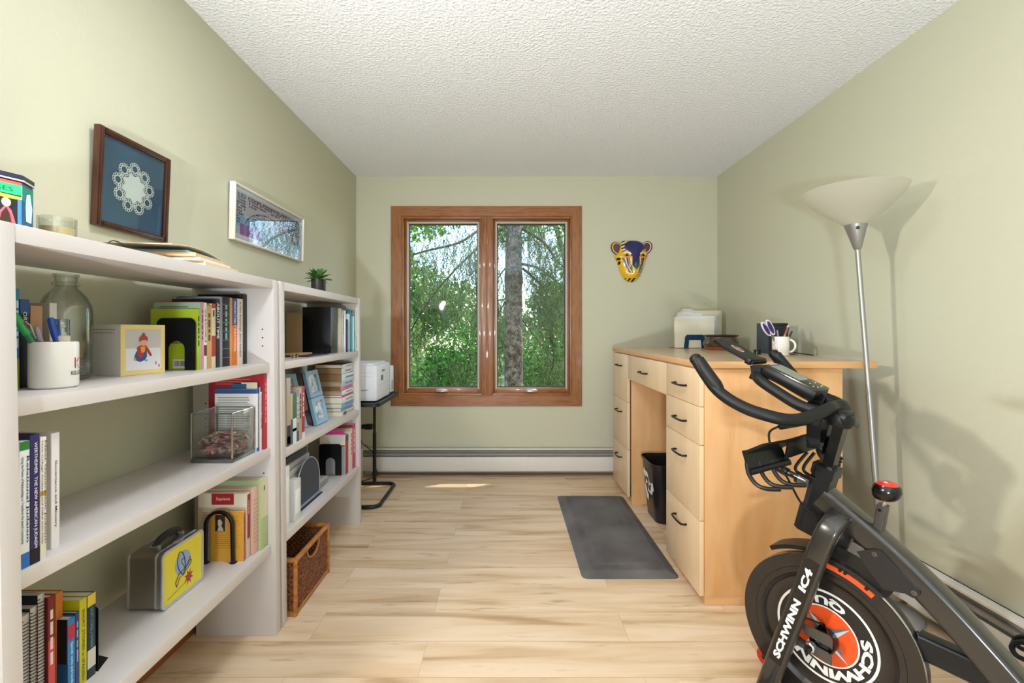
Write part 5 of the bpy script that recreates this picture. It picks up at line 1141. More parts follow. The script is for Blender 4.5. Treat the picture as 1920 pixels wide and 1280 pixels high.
tag(MB().tube([(1.60, 1.97, .02), (1.62, 2.0, .006), (1.60, 1.75, .006), (1.50, 1.62, .006), (1.40, 1.72, .006), (1.44, 1.98, .006)], .003, mat('#1a1714', .5), 6, smooth=6).build('cable'), 'dark lamp cord lying on the floor by the lamp base', 'cable')

# ------------------------------------------------------------------ exercise bike (x forward, y to the rider's left)
bk = thing('exercise_bike', 'black and grey indoor cycling bike with a big orange centred flywheel', 'exercise bike', (.922, 1.319, 0), R(125), local=True)
GM = mat('#3c3936', .28, .55, coat=.5); GD = mat('#191b1f', .32, .35); BP = mat('#0a0b0c', .42, spec=.35); RB = mat('#0c0d0e', .5, spec=.35); BSM = mat('#060607', .22); CHR = mat('#c9c9cc', .15, .9); ORG = mat('#e2501c', .4); WHT = mat('#e6e2dc', .5)
def bp_(m, nm, par=None, label=None, smooth=40): return part(m, nm, par or bk, label, smooth)
wz, LC = .288, -.014
WC = Vector((0, 0, wz))
# flywheel
m = MB(); a_ = (0, 1, 0)
m.lathe([(.0, -.030), (.14, -.030), (.16, -.034), (.226, -.034), (.228, -.032), (.228, -.002), (.2265, 0), (.190, .0), (.1895, -.0015), (.189, 0), (.174, 0), (.166, -.010), (.158, -.014), (.132, -.014), (.0, -.014)], WC, mat('#282220', .34, .35, coat=.4), 96, a_)
fw = bp_(m, 'flywheel')
m = MB(); m.lathe([(.2265, .0003), (.2278, -.0006), (.2282, -.004), (.2282, -.006)], WC, mat('#b8b4ae', .2, .9), 96, a_); bp_(m, 'rim_edge', fw)
def disc(m, r0, r1, y, mt_, seg=72):
    vs = []; fs = []
    for k in range(seg):
        a = 2*math.pi*k/seg
        for rr2 in (r0, r1): vs.append((rr2*math.cos(a), y, wz+rr2*math.sin(a)))
    for k in range(seg): j = (k+1) % seg; fs.append((2*k, 2*k+1, 2*j+1, 2*j))
    m.add(vs, fs, mt_)
m = MB(); y0 = -.0135
disc(m, .0, .0805, y0, ORG); disc(m, .0805, .0845, y0, WHT); disc(m, .0845, .124, y0, mat('#1d1917', .45)); disc(m, .124, .1305, y0, WHT)
# view angle v: measured from the viewer's right (towards the rear) counter-clockwise
def pol(rr2, v, y=y0+.0006): return (-rr2*math.cos(v), y, wz+rr2*math.sin(v))
for k in range(4):
    v = R(38+93*k); t_ = pol(.078, v); c0 = pol(0, 0)
    m.add([c0, pol(.022, v-R(45)), t_], [(0, 1, 2)], mat('#d9d9dc', .35, .3)); m.add([c0, t_, pol(.022, v+R(45))], [(0, 1, 2)], mat('#77787e', .35, .4))
def arctext(txt, vc, rb, ht, clockwise, span):
    vs_, fs_, wd, h0 = text_mesh(txt, .05)
    def fn(a, b_):
        u = a/wd-.5
        if clockwise: return pol(rb+b_, R(vc)-u*R(span), y0+.0008)
        return pol(rb+ht-b_, R(vc)+u*R(span), y0+.0008)
    m.add([fn(a, b_*ht/h0) for a, b_ in vs_], fs_, WHT)
arctext('SCHWINN', -57, .0895, .027, True, 158); arctext('QUALITY', 123, .0895, .027, False, 125)
bp_(m, 'wheel_badge', fw)
m = MB().lathe([(0, -.014), (.031, -.014), (.033, -.010), (.033, .020), (.029, .026), (.022, .028), (.022, .034), (0, .034)], WC+Vector((-.004, 0, -.006)), BSM, 36, a_); hub = bp_(m, 'hub')
m = MB().tube([(-.006, .01, wz+.03), (-.004, .02, wz+.046), (.004, .03, wz+.052), (.03, .04, wz+.055)], .003, BSM, 6, smooth=4).prism([(-.018, .0), (.018, .0), (.006, .036), (-.006, .036)], (-.004, .012, wz+.012), (1, 0, 0), (0, 0, 1), (0, 1, 0), .004, BSM); bp_(m, 'sensor_bracket', hub)

# fork: two legs, each with its bend into the main tube
def fork_leg(s_):
    P = [(-.046, LC+s_*.016, .650), (-.046, LC+s_*.045, .655), (-.036, LC+s_*.072, .628), (-.020, LC+s_*.079, .580), (.0, LC+s_*.080, .515), (.045, LC+s_*.080, .365), (.090, LC+s_*.080, .215), (.136, LC+s_*.080, .055)]
    return MB().sweep(P, .034, .054, (1, 0, .3), GM, .32, smooth=5)
fk = bp_(fork_leg(1), 'fork_leg'); bp_(fork_leg(-1), 'fork_leg')
yF = LC+.080+.0172
d_ = Vector((-.09, 0, .30)).normalized(); v_ = Vector((.30, 0, .09)).normalized(); O_ = Vector((.0, yF, .515))+d_*0
def fm(a, b_, e=0): p = O_+d_*a+v_*b_; return (p.x, yF+e, p.z)
m = MB(); L0, L1, hw = -.335, .022, .0175
m.prism([(L0, -hw), (L1-.0, -hw), (L1, hw*.7), (L1-.006, hw), (L0, hw)], O_, d_, v_, (0, 1, 0), .0006, mat('#15120f', .4))
m.text('SCHWINN', lambda a, b_: fm(L0+.018+a, b_-.0095, .0012), WHT, fit=.205, fith=.020, bold=.05); m.text('IC4', lambda a, b_: fm(L0+.255+a+b_*.15, b_-.0095, .0012), WHT, fit=.072, fith=.020, bold=.05)
bp_(m, 'name_label', fk, 'black name label with white lettering')
# axle plates
m = MB(); c_ = mat('#55504c', .35, .5)
m.prism([(.045, .024), (-.030, .024), (-.038, .016), (-.038, -.008), (.030, -.004)], WC+Vector((0, LC+.052, .012)), (1, 0, 0), (0, 0, 1), (0, 1, 0), .004, c_)
m.prism([(.058, -.010), (-.028, -.014), (-.036, -.022), (-.036, -.045), (.070, -.034)], WC+Vector((0, LC+.052, .0)), (1, 0, 0), (0, 0, 1), (0, 1, 0), .004, c_); bp_(m, 'axle_plate')
m = MB().lathe([(0, 0), (.011, 0), (.011, .012), (.014, .014), (.014, .020), (.008, .024), (0, .026)], WC+Vector((.012, LC+.054, -.014)), CHR, 6, a_).lathe([(0, .0), (.009, .0), (.009, .034), (0, .036)], WC+Vector((.012, LC+.054, -.014)), BSM, 16, a_).tube([(.012, LC+.075, wz-.014), (.048, LC+.07, wz+.002)], .0045, BSM, 8); bp_(m, 'axle_nut')
# main frame tube, head sleeve, handle post
m = MB().sweep([(.004, LC, .696), (-.14, LC, .597), (-.25, LC, .505), (-.34, LC, .415), (-.50, LC, .245), (-.72, LC, .055)], .066, .064, (0, 1, 0), GM, .22, smooth=6); bp_(m, 'main_tube')
HP = Vector((-.036, LC, .914)); HB_ = Vector((.040, LC, .585)); ha = (HP-HB_).normalized(); hs = Vector((ha.z, 0, -ha.x))  # forward, square to the post
def post(m, t0, t1, fwd, back, w_, ch, mt_):
    pr = [(-back, -w_), (fwd-ch, -w_), (fwd, -w_+ch*.9), (fwd, w_-ch*.9), (fwd-ch, w_), (-back, w_)]
    L = (HP-HB_).length; m.ring([[HB_+ha*L*t+hs*a+Vector((0, b_, 0)) for a, b_ in pr] for t in (t0, t1)], mt_)
m = MB(); post(m, .50, 1.0, .020, .018, .020, .012, BSM); bp_(m, 'handle_post')
m = MB(); post(m, .02, .60, .029, .026, .030, .016, GD); post(m, .52, .61, .032, .030, .033, .016, GD); post(m, -.02, .20, .037, .020, .026, .014, BP); bp_(m, 'head_sleeve')
m = MB(); P0 = HB_+ha*.135+hs*.024; m.tube([P0, P0+hs*.040], .0165, mat('#6e6c6a', .25, .8), 24).tube([P0+hs*.036, P0+hs*.044], .018, BSM, 24).tube([P0+hs*.044, P0+hs*.075], .010, BSM, 12).sweep([P0+hs*.070+Vector((0, 0, .0)), P0+hs*.155+Vector((0, 0, .012))], .03, .024, (0, 0, 1), BP, .4); bp_(m, 'height_pin')
# stem block
m = MB().sweep([(-.060, LC, .930), (.040, LC, .950)], .07, .040, (0, 0, 1), BP, .4).lathe([(.0, 0), (.034, 0), (.040, .016), (.036, .034), (0, .038)], (-.030, LC, .910), BP, 24, tuple(ha)); bp_(m, 'stem')
m = MB().sweep([(-.046, LC-.01, .922), (-.056, LC-.028, .916), (-.062, LC-.040, .910)], .026, .018, (0, 0, 1), mat('#4a4740', .35, .3), .4); bp_(m, 'stem_lever')
# handlebars: one bent tube with a horn at each side, and the inner loop
half = [(-.020, .0, .957), (-.026, .04, .960), (-.018, .09, .950), (.0, .15, .937), (.020, .195, .937), (.055, .225, .946), (.10, .24, .958), (.15, .248, .980), (.19, .250, 1.008), (.22, .250, 1.043), (.254, .250, 1.090)]
pts = [(x, LC-y, z) for x, y, z in reversed(half)]+[(x, LC+y, z) for x, y, z in half[1:]]
bar = bp_(MB().tube(pts, .0172, RB, 16, smooth=5), 'handlebar', smooth=60)
for s_ in (-1, 1):
    m = MB(); m.sweep([(.178, LC+s_*.249, 1.002), (.192, LC+s_*.250, 1.018), (.225, LC+s_*.250, 1.058), (.248, LC+s_*.250, 1.090)], .034, .040, (-.8, 0, .5), RB, .45, ws=[.7, 1, 1, .9], smooth=3)
    m.lathe([(.0172, -.006), (.0185, .0), (.017, .010), (.010, .016), (0, .018)], (.254, LC+s_*.250, 1.090), RB, 16, (.51, 0, .86)); bp_(m, 'grip', bar, smooth=60)
lp = [(-.020, .072, .948), (.040, .070, .962), (.100, .066, .992), (.150, .060, 1.020), (.174, .040, 1.034), (.180, .0, 1.037), (.174, -.040, 1.034), (.150, -.060, 1.020), (.100, -.066, .992), (.040, -.070, .962), (-.020, -.072, .948)]
bp_(MB().tube([(x, LC+y, z) for x, y, z in lp], .0165, RB, 16, smooth=5), 'inner_loop_bar', smooth=60)
# console
m = MB(); u = Vector((-.145, 0, -.066)).normalized(); v = Vector((0, 1, 0)); n_ = v.cross(u)*-1
if n_.z < 0: n_ = -n_
O_ = Vector((.150, LC, 1.075)); Lc = .165
M = Matrix((( u.x, v.x, n_.x, O_.x), (u.y, v.y, n_.y, O_.y), (u.z, v.z, n_.z, O_.z), (0, 0, 0, 1)))
m.box((0, -.048, -.036), (Lc, .048, -.004), BP, .012, M).box((.003, -.045, -.012), (Lc-.003, .045, .0), mat('#1c1d1c', .2), .005, M); con = bp_(m, 'console')
bp_(MB().box((.018, -.034, .0001), (.108, .034, .0010), mat('#7d8278', .15), 0, M).box((.004, -.022, .0001), (.011, .022, .0009), mat('#a9aaa4', .3), 0, M), 'screen', con, 'grey liquid crystal screen')
m = MB()
for (a, b_) in ((.128, -.022), (.145, -.030), (.150, -.010), (.150, .012), (.143, .028), (.128, .014)): m.lathe([(0, 0), (.0022, 0), (.002, .0008), (0, .001)], M @ Vector((a, b_, 0)), mat('#c3c3bd', .4), 10, tuple(n_))
m.text('/\\/', lambda a, b_: M @ Vector((.100+b_, -.010+a, .0011)), mat('#aaa', .4) if False else mat('#aab0aa', .4), fit=.028, fith=.012); bp_(m, 'buttons', con)
m = MB().sweep([M @ Vector((.130, 0, -.034)), (.0, LC, .975)], .030, .014, (0, 1, 0), BP, .3).tube([M @ Vector((.14, .0, -.034)), (.0, LC+.01, .99), (-.02, LC+.012, .96)], .004, BSM, 6, smooth=4).sweep([M @ Vector((.03, .0, -.03)), (.150, LC, 1.03)], .08, .012, (0, 0, 1), BP, .3); bp_(m, 'console_bracket')
# tablet holder
u2 = Vector((.125, 0, .066)).normalized(); n2 = Vector((-u2.z, 0, u2.x)); O2 = Vector((.196, LC, 1.074))
M2 = Matrix(((u2.x, 0, n2.x, O2.x), (0, 1, 0, O2.y), (u2.z, 0, n2.z, O2.z), (0, 0, 0, 1)))
m = MB().prism([(-.01, -.045), (.105, -.055), (.140, -.045), (.147, 0), (.140, .045), (.105, .055), (-.01, .045)], O2, u2, (0, 1, 0), n2, .010, BP); hd = bp_(m, 'tablet_holder')
m = MB(); el = [(.075+.024*math.cos(k*.2618), .014*math.sin(k*.2618)) for k in range(24)]; m.prism(el, O2+n2*.0101, u2, (0, 1, 0), n2, .0006, mat('#b9a8a4', .35))
m.prism([(.075+(a-.075)*.8, b_*.8) for a, b_ in el], O2+n2*.0108, u2, (0, 1, 0), n2, .0003, mat('#8d3a38', .35)); m.text('SCHWINN', lambda a, b_: M2 @ Vector((.0712+b_, .016-a if False else -.016+a, .0114)), WHT, fit=.032, fith=.007); bp_(m, 'oval_badge', hd)
m = MB().box((-.004, -.052, -.006), (.014, .052, .014), BP, .004, M2).sweep([(.196, LC, 1.066), (.190, LC, 1.045), (.200, LC, 1.022)], .06, .016, (1, 0, 0), BP, .3).tube([(.176, LC-.045, 1.052), (.176, LC+.045, 1.052)], .016, BP, 14); bp_(m, 'holder_clamp', hd)
# dumb-bell cradles under the bar
m = MB()
for s_ in (-1, 1):
    m.prism([(-.016, 0), (.018, 0), (.018, -.105), (-.016, -.105)], (.010, LC+s_*.048, .945), (1, 0, 0), (0, 0, 1), (0, 1, 0), .005, BP)
m.prism([(-.15, .030), (.15, .030), (.15, -.028), (-.15, -.028)], (.038, LC, .845), (0, 1, 0), (-.18, 0, 1), (1, 0, 0), .004, BP); bp_(m, 'cradle_bracket')
for s_ in (-1, 1):
    m = MB(); y1 = LC+(.265 if s_ > 0 else -.215); y2 = LC+s_*.125
    m.ring([[Vector((x, y1, z)) for x, z in ((.105, .842), (.050, .876), (.044, .872), (.099, .836))], [Vector((x, y2, z)) for x, z in ((.070, .846), (.020, .880), (.014, .876), (.064, .840))]], BP)
    m.ring([[Vector((x, y1, z)) for x, z in ((.106, .845), (.100, .845), (.082, .788), (.088, .786))], [Vector((x, y2, z)) for x, z in ((.071, .848), (.065, .848), (.046, .800), (.052, .798))]], BP)
    m.tube([(.086, y1, .790), (.060, y2+s_*.03, .800), (.044, y2, .806)], .010, BP, 10)
    for q_ in (.0, .045, .090): yq = y1-s_*q_; xo = -.012*q_/.045; m.tube([(.092+xo, yq, .815), (.086+xo, yq, .785), (.066+xo, yq, .762), (.040+xo, yq, .758), ((.006 if s_ > 0 else .03)+xo, yq, .766)], .0058, BP, 8, smooth=4)
    c0 = bp_(m, 'dumbbell_cradle')
    m = MB()
    for a in (.05, .10): m.lathe([(0, 0), (.004, 0), (.004, .0015), (0, .0018)], (.043, LC+s_*a, .85), CHR, 10, (1, 0, 0))
    bp_(m, 'screw', c0)
m = MB().sweep([(.022, LC+.06, .915), (.075, LC+.115, .898)], .014, .016, (0, 0, 1), BSM, .3); bp_(m, 'cable_guide')
m = MB().tube([(.075, LC+.115, .900), (.110, LC+.10, .870), (.115, LC+.06, .80), (.080, LC+.045, .73), (.045, LC+.045, .67), (.0, LC+.043, .63)], .0034, BSM, 6, smooth=6).tube([(.02, LC+.02, .82), (.045, LC+.03, .77), (.02, LC+.03, .75), (-.01, LC+.01, .74)], .005, BSM, 6, smooth=5).tube([(.035, LC+.03, .82), (.065, LC+.035, .765), (.03, LC+.035, .745)], .005, BSM, 6, smooth=5); bp_(m, 'cable')
# resistance lever
m = MB().sweep([(-.122, LC, .612), (-.136, LC, .712)], .030, .022, (1, 0, 0), mat('#4a4642', .35, .5), .15); lv = bp_(m, 'resistance_bracket')
bp_(MB().lathe([(0, 0), (.004, 0), (.004, .001), (0, .001)], (-.132, LC+.0152, .700), BSM, 12, a_), 'bolt', lv)
kx = Vector((-.136, LC, .706)); ka = Vector((-.14, 0, 1)).normalized()
bp_(MB().tube([kx, kx+ka*.03], .0055, CHR, 12), 'knob_rod', lv)
m = MB().lathe([(.016, .020), (.024, .024)], kx, ORG, 32, tuple(ka)).lathe([(.024, .024), (.031, .034), (.033, .046), (.030, .058), (.0255, .064)], kx, BSM, 32, tuple(ka)).lathe([(.0255, .064), (.020, .069), (.011, .072), (0, .073)], kx, mat('#c8281a', .25, coat=.5), 32, tuple(ka)).lathe([(0, .020), (.016, .020)], kx, ORG, 32, tuple(ka)); kb = bp_(m, 'resistance_knob', lv, 'black knob with a red top')
m = MB(); cc_ = kx+ka*.0725; e1 = ka.orthogonal().normalized(); e2_ = ka.cross(e1)
for rr2 in (.010, .0135): m.tube([cc_+e1*rr2*math.cos(t_)+e2_*rr2*math.sin(t_)-ka*(.0002+(rr2/.02)**2*.0022) for t_ in [R(20+j*14) for j in range(14)]], .0007, WHT, 4)
bp_(m, 'white_mark', kb)
# fender, skirt and orange brake pad
m = MB()
def arcpts(rr2, a0, a1, n=18): return [(rr2*math.cos(R(a0+(a1-a0)*k/n)), wz+rr2*math.sin(R(a0+(a1-a0)*k/n))) for k in range(n+1)]
oa, ia = arcpts(.258, 58, 128), arcpts(.246, 58, 128)
m.ring([[Vector((o[0], LC-.034, o[1])), Vector((o[0], LC+.040, o[1])), Vector((i_[0], LC+.040, i_[1])), Vector((i_[0], LC-.034, i_[1]))] for o, i_ in zip(oa, ia)], BP); fd = bp_(m, 'fender')
oa, ia = arcpts(.254, 80, 126), arcpts(.205, 80, 126)
m = MB().strip(oa, ia, (0, LC+.034, 0), (1, 0, 0), (0, 0, 1), (0, 1, 0), .006, mat('#1c1c1f', .3), closed=False); bp_(m, 'brake_cover', fd)
oa, ia = arcpts(.232, 86, 124), arcpts(.219, 86, 124)
m = MB().strip(oa, ia, (0, LC+.040, 0), (1, 0, 0), (0, 0, 1), (0, 1, 0), .004, ORG, closed=False); bo = bp_(m, 'brake_pad', fd, 'orange brake pad')
m = MB()
for a in (103, 106, 119): m.lathe([(0, 0), (.0045, 0), (.0045, .003), (0, .003)], (.231*math.cos(R(a)), LC+.0425, wz+.231*math.sin(R(a))), BSM, 12, a_)
bp_(m, 'bolt', bo)
m = MB().prism([(-.088, .578), (-.122, .598), (-.140, .603), (-.217, .534), (-.219, .524), (-.206, .508), (-.190, .512), (-.145, .503), (-.115, .540)], (0, LC+.0335, 0), (1, 0, 0), (0, 0, 1), (0, 1, 0), .004, mat('#1d1c1e', .35)); sp = bp_(m, 'side_plate')
m = MB()
for (a, b_) in ((-.128, .588), (-.208, .523)): m.lathe([(0, 0), (.0068, 0), (.0062, .003), (.003, .0032), (.0025, .001), (0, .001)], (a, LC+.037, b_), CHR if False else mat('#6d6a68', .25, .8), 14, a_)
bp_(m, 'bolt', sp)
# lower stays, stabilisers, drive side, seat (mostly outside the picture)
bp_(MB().sweep([(-.205, LC-.02, .372), (-.30, LC-.02, .368), (-.46, LC-.02, .330)], .044, .062, (0, 0, 1), GD, .2), 'lower_stay')
bp_(MB().sweep([(.136, LC-.27, .042), (.136, LC+.27, .042)], .06, .044, (0, 0, 1), GD, .3), 'front_stabilizer')
bp_(MB().sweep([(-.735, LC-.26, .042), (-.735, LC+.26, .042)], .06, .044, (0, 0, 1), GD, .3), 'rear_stabilizer')
for s_ in (-1, 1):
    for x in (.136, -.735): bp_(MB().lathe([(0, 0), (.022, 0), (.022, .018), (0, .018)], (x, LC+s_*.23, .002), BP, 20), 'levelling_foot')
    w_ = bp_(MB().lathe([(0, -.010), (.026, -.010), (.030, -.006), (.030, .006), (.026, .010), (0, .010)], (.232, LC-.142 if s_ < 0 else LC+.20, .032), mat('#c62a1c', .35), 28, a_), 'transport_wheel', None, 'red transport wheel')
    bp_(MB().lathe([(0, -.0115), (.010, -.0115), (.010, .0115), (0, .0115)], (.232, LC-.142 if s_ < 0 else LC+.20, .032), BSM, 14, a_).tube([(.232, LC-.142 if s_ < 0 else LC+.20, .032), (.15, LC-.142 if s_ < 0 else LC+.20, .05)], .008, GD, 8), 'wheel_axle', w_)
bp_(MB().lathe([(0, -.03), (.085, -.03), (.095, -.02), (.095, .0), (.085, .01), (0, .01)], (-.44, LC-.06, .265), BP, 40, a_), 'drive_cover')
bp_(MB().tube([(-.44, LC-.13, .265), (-.44, LC+.10, .265)], .014, BSM, 14), 'crank_axle')
def crank(s_, ang):
    y = LC+(.10 if s_ > 0 else -.125); e = Vector((-.44+.115*math.cos(R(ang)), y, .265+.115*math.sin(R(ang))))
    bp_(MB().sweep([(-.44, y, .265), tuple(e)], .028, .016, (0, 1, 0), BSM, .35), 'crank_arm')
    p = MB(); yo = y+s_*.06; px_ = e.x+.0; p.box((px_-.045, yo-.04, e.z-.010), (px_+.045, yo+.04, e.z+.008), BP, .005)
    for q_ in (-.028, .028): p.tube([(px_+.02, yo+q_, e.z-.004), (px_+.060, yo+q_*.9, e.z-.008), (px_+.072, yo+q_*.7, e.z+.008), (px_+.056, yo+q_*.6, e.z+.028), (px_+.01, yo+q_*.8, e.z+.036)], .006, BP, 8, smooth=4)
    p.tube([(px_+.072, yo-.022, e.z+.008), (px_+.072, yo+.022, e.z+.008)], .006, BP, 8).tube([(px_+.01, yo-.03, e.z+.036), (px_+.01, yo+.03, e.z+.036)], .004, BP, 8); bp_(p, 'pedal')
crank(-1, 80); crank(1, 260)
bp_(MB().sweep([(-.50, LC, .26), (-.62, LC, .62)], .05, .06, (1, 0, 0), GM, .25), 'seat_tube'); bp_(MB().sweep([(-.60, LC, .56), (-.68, LC, .84)], .036, .04, (1, 0, 0), BSM, .25), 'seat_post')
m = MB(); secs = []
for t_, w2, h2 in ((0, .018, .018), (.15, .026, .024), (.45, .034, .03), (.65, .06, .036), (.85, .088, .04), (1, .07, .03)):
    x = -.54-.27*t_; secs.append([Vector((x, LC+w2*math.cos(a), .875+.01*abs(math.cos(a))*0+h2*.8*math.sin(a)+.01*t_)) for a in [k*.5236 for k in range(12)]])
m.ring(secs, RB); bp_(m, 'saddle', smooth=70)

# ------------------------------------------------------------------ outside the window
GRD = bpy.data.materials.new('lawn'); GRD.use_nodes = True; n = GRD.node_tree; b = n.nodes['Principled BSDF']; b.inputs['Roughness'].default_value = .9
nz = n.nodes.new('ShaderNodeTexNoise'); nz.inputs['Scale'].default_value = 3; nz.inputs['Detail'].default_value = 8; rp = n.nodes.new('ShaderNodeValToRGB'); rp.color_ramp.elements[0].color = lin('#3f5a24'); rp.color_ramp.elements[1].color = lin('#86964e'); n.links.new(nz.outputs[0], rp.inputs[0]); n.links.new(rp.outputs[0], b.inputs['Base Color'])
g_ = MB().quad([(-14, YB+.14, -.35), (14, YB+.14, -.35), (14, 26, -.35), (-14, 26, -.35)], GRD).build('lawn'); g_['kind'] = 'structure'; g_.name = 'ground'
struct(MB().box((XL-.6, YB+.14, 2.50), (XR+.6, YB+.53, 2.56), mat('#d5d2ca', .6)), 'eave_sun_cut')  # unseen eave, added to cut the sunlight to a floor strip
def leafmat(c, tr=.45):
    k = ('leaf', c)
    if k in MC: return MC[k]
    m = bpy.data.materials.new('leaf'); m.use_nodes = True; n = m.node_tree; b = n.nodes['Principled BSDF']; out = n.nodes['Material Output']
    b.inputs['Base Color'].default_value = lin(c); b.inputs['Roughness'].default_value = .6
    t = n.nodes.new('ShaderNodeBsdfTranslucent'); t.inputs[0].default_value = lin(c)
    x = n.nodes.new('ShaderNodeMixShader'); x.inputs[0].default_value = tr; n.links.new(b.outputs[0], x.inputs[1]); n.links.new(t.outputs[0], x.inputs[2]); n.links.new(x.outputs[0], out.inputs[0]); MC[k] = m; return m
rng = np.random.default_rng(5)
def leafcloud(name, root, blobs, n, size, cols, droop=0.0, aspect=.5, kink=False):
    # every leaf is a small four-cornered blade; one mesh per crown
    blobs = np.array(blobs, float); vol = blobs[:, 3]*blobs[:, 4]*blobs[:, 5]; pick = rng.choice(len(blobs), n, p=vol/vol.sum()); B = blobs[pick]
    d = rng.normal(size=(n, 3)); d /= np.linalg.norm(d, axis=1)[:, None]; rad = rng.random(n)[:, None]**.45
    c = B[:, :3]+d*rad*B[:, 3:6]
    u = rng.normal(size=(n, 3)); u[:, 2] -= droop*3; u /= np.linalg.norm(u, axis=1)[:, None]
    w_ = np.cross(u, rng.normal(size=(n, 3))); w_ /= np.linalg.norm(w_, axis=1)[:, None]
    s_ = size*rng.uniform(.6, 1.4, n)[:, None]
    V = np.stack([c-u*s_, c+w_*s_*aspect, c+u*s_, c-w_*s_*aspect], 1).reshape(-1, 3)-np.array(root.location)
    me = bpy.data.meshes.new(name); me.from_pydata(V.tolist(), [], np.arange(4*n).reshape(n, 4).tolist())
    for cc2 in cols: me.materials.append(leafmat(cc2))
    me.polygons.foreach_set('material_index', rng.integers(0, len(cols), n).tolist()); me.update()
    o = bpy.data.objects.new(name, me); C.objects.link(o); o.parent = root; return o
BARK = bpy.data.materials.new('spruce_bark'); BARK.use_nodes = True; n = BARK.node_tree; b = n.nodes['Principled BSDF']; b.inputs['Roughness'].default_value = .9
tc = n.nodes.new('ShaderNodeTexCoord'); vo = n.nodes.new('ShaderNodeTexNoise'); vo.inputs['Scale'].default_value = 60; vo.inputs['Detail'].default_value = 6; mp = n.nodes.new('ShaderNodeMapping'); mp.inputs['Scale'].default_value = (1, 1, .6); n.links.new(tc.outputs['Object'], mp.inputs[0]); n.links.new(mp.outputs[0], vo.inputs['Vector'])
nz = n.nodes.new('ShaderNodeTexNoise'); nz.inputs['Scale'].default_value = 14; nz.inputs['Detail'].default_value = 8; n.links.new(tc.outputs['Object'], nz.inputs['Vector'])
ml = n.nodes.new('ShaderNodeMath'); ml.operation = 'MULTIPLY'; n.links.new(vo.outputs[0], ml.inputs[0]); n.links.new(nz.outputs[0], ml.inputs[1])
rp = n.nodes.new('ShaderNodeValToRGB'); rp.color_ramp.elements[0].position = .17; rp.color_ramp.elements[0].color = lin('#3e3129'); rp.color_ramp.elements[1].position = .36; rp.color_ramp.elements[1].color = lin('#a8968a'); n.links.new(ml.outputs[0], rp.inputs[0]); n.links.new(rp.outputs[0], b.inputs['Base Color'])
bp = n.nodes.new('ShaderNodeBump'); bp.inputs['Distance'].default_value = .03; n.links.new(ml.outputs[0], bp.inputs['Height']); n.links.new(bp.outputs[0], b.inputs['Normal'])
TY = 6.0; tx = (963-CX)*TY/F
sp_ = thing('spruce_tree', 'tall spruce with a rough grey trunk and drooping boughs close to the window', 'tree', (tx, TY, -.35))
m = MB(); secs = []
for k in range(40):
    z = -.35+k*.13; rr2 = .128-.004*k*.13/.5+(.012 if k % 7 == 3 else 0); secs.append([Vector((tx+.0+rr2*(1+.05*rnd.random())*math.cos(a), TY+rr2*(1+.05*rnd.random())*math.sin(a), z)) for a in [j*.349 for j in range(18)]])
m.ring(secs, BARK); part(m, 'trunk', sp_, smooth=60)
BRK = mat('#3a2c22', .9)
def P(px, py, Y): return Vector(((px-CX)*Y/F, Y, hgt(py, Y)))
branches = [[(980, 495, 6.0), (1010, 503, 5.8), (1040, 525, 5.6), (1075, 560, 5.3)], [(980, 503, 6.0), (1015, 535, 5.9), (1040, 575, 5.7), (1075, 605, 5.5)], [(980, 430, 6.0), (1020, 455, 5.6), (1045, 490, 5.4), (1075, 512, 5.2)],
 [(1036, 560, 5.8), (1035, 620, 5.8), (1038, 680, 5.8), (1030, 700, 5.8)], [(950, 425, 6.1), (925, 440, 6.0), (890, 470, 5.8), (840, 520, 5.6), (800, 570, 5.5), (770, 620, 5.4)], [(950, 400, 6.0), (900, 430, 5.4), (860, 455, 5.1), (800, 470, 4.9), (750, 485, 4.8)],
 [(950, 560, 6.1), (935, 590, 6.3), (915, 640, 6.5)], [(890, 470, 5.8), (893, 540, 5.8), (896, 620, 5.8)], [(1000, 400, 6.0), (1020, 460, 6.1), (1050, 560, 6.2)], [(950, 500, 6.0), (935, 520, 6.1), (920, 560, 6.2)], [(985, 410, 5.9), (1040, 425, 5.4), (1080, 440, 5.2)],
 [(950, 380, 6.2), (880, 400, 6.6), (800, 430, 7.0), (740, 480, 7.2)], [(980, 600, 6.0), (1010, 640, 6.3), (1060, 690, 6.4)], [(950, 650, 6.1), (900, 660, 6.4), (840, 690, 6.6), (780, 715, 6.6)], [(950, 560, 6.3), (880, 575, 6.9), (820, 600, 7.2), (760, 650, 7.3)]]
m = MB(); bpts = []
for bi, br_ in enumerate(branches):
    P_ = [P(*q_) for q_ in br_]; n0 = .020 if bi < 6 else .011
    m.tube(P_, [n0*(1-.6*k/(len(P_)-1)) for k in range(len(P_))], BRK, 6, smooth=6); Q_, _ = spline(P_, [1]*len(P_), 10, False); bpts += Q_
part(m, 'branch', sp_, smooth=60)
# hanging twigs with needles
tw = MB(); V = []; Fc = []; mi_ = []
for b0 in bpts:
    for _ in range(5):
        if b0.y < 6.05 and abs((b0.x*F/b0.y)+CX-963) < 26: continue
        st = b0+Vector((rnd.gauss(0, .10), rnd.gauss(0, .12), rnd.gauss(0, .05))); L_ = rnd.uniform(.15, .65); dr = Vector((rnd.gauss(0, .22), rnd.gauss(0, .22), -1)); nsub = int(L_/.022)
        for k in range(nsub):
            p = st+dr*(L_*k/nsub)+Vector((.012*math.sin(k), 0, 0))
            for s_ in (-1, 1):
                a = rnd.random()*6.28; q_ = Vector((math.cos(a), math.sin(a), -1.1)).normalized()*rnd.uniform(.03, .06); w_ = Vector((-math.sin(a), math.cos(a), 0))*.0045
                i0 = len(V); V += [p-w_, p+w_, p+q_]; Fc.append((i0, i0+1, i0+2)); mi_.append(rnd.randrange(4))
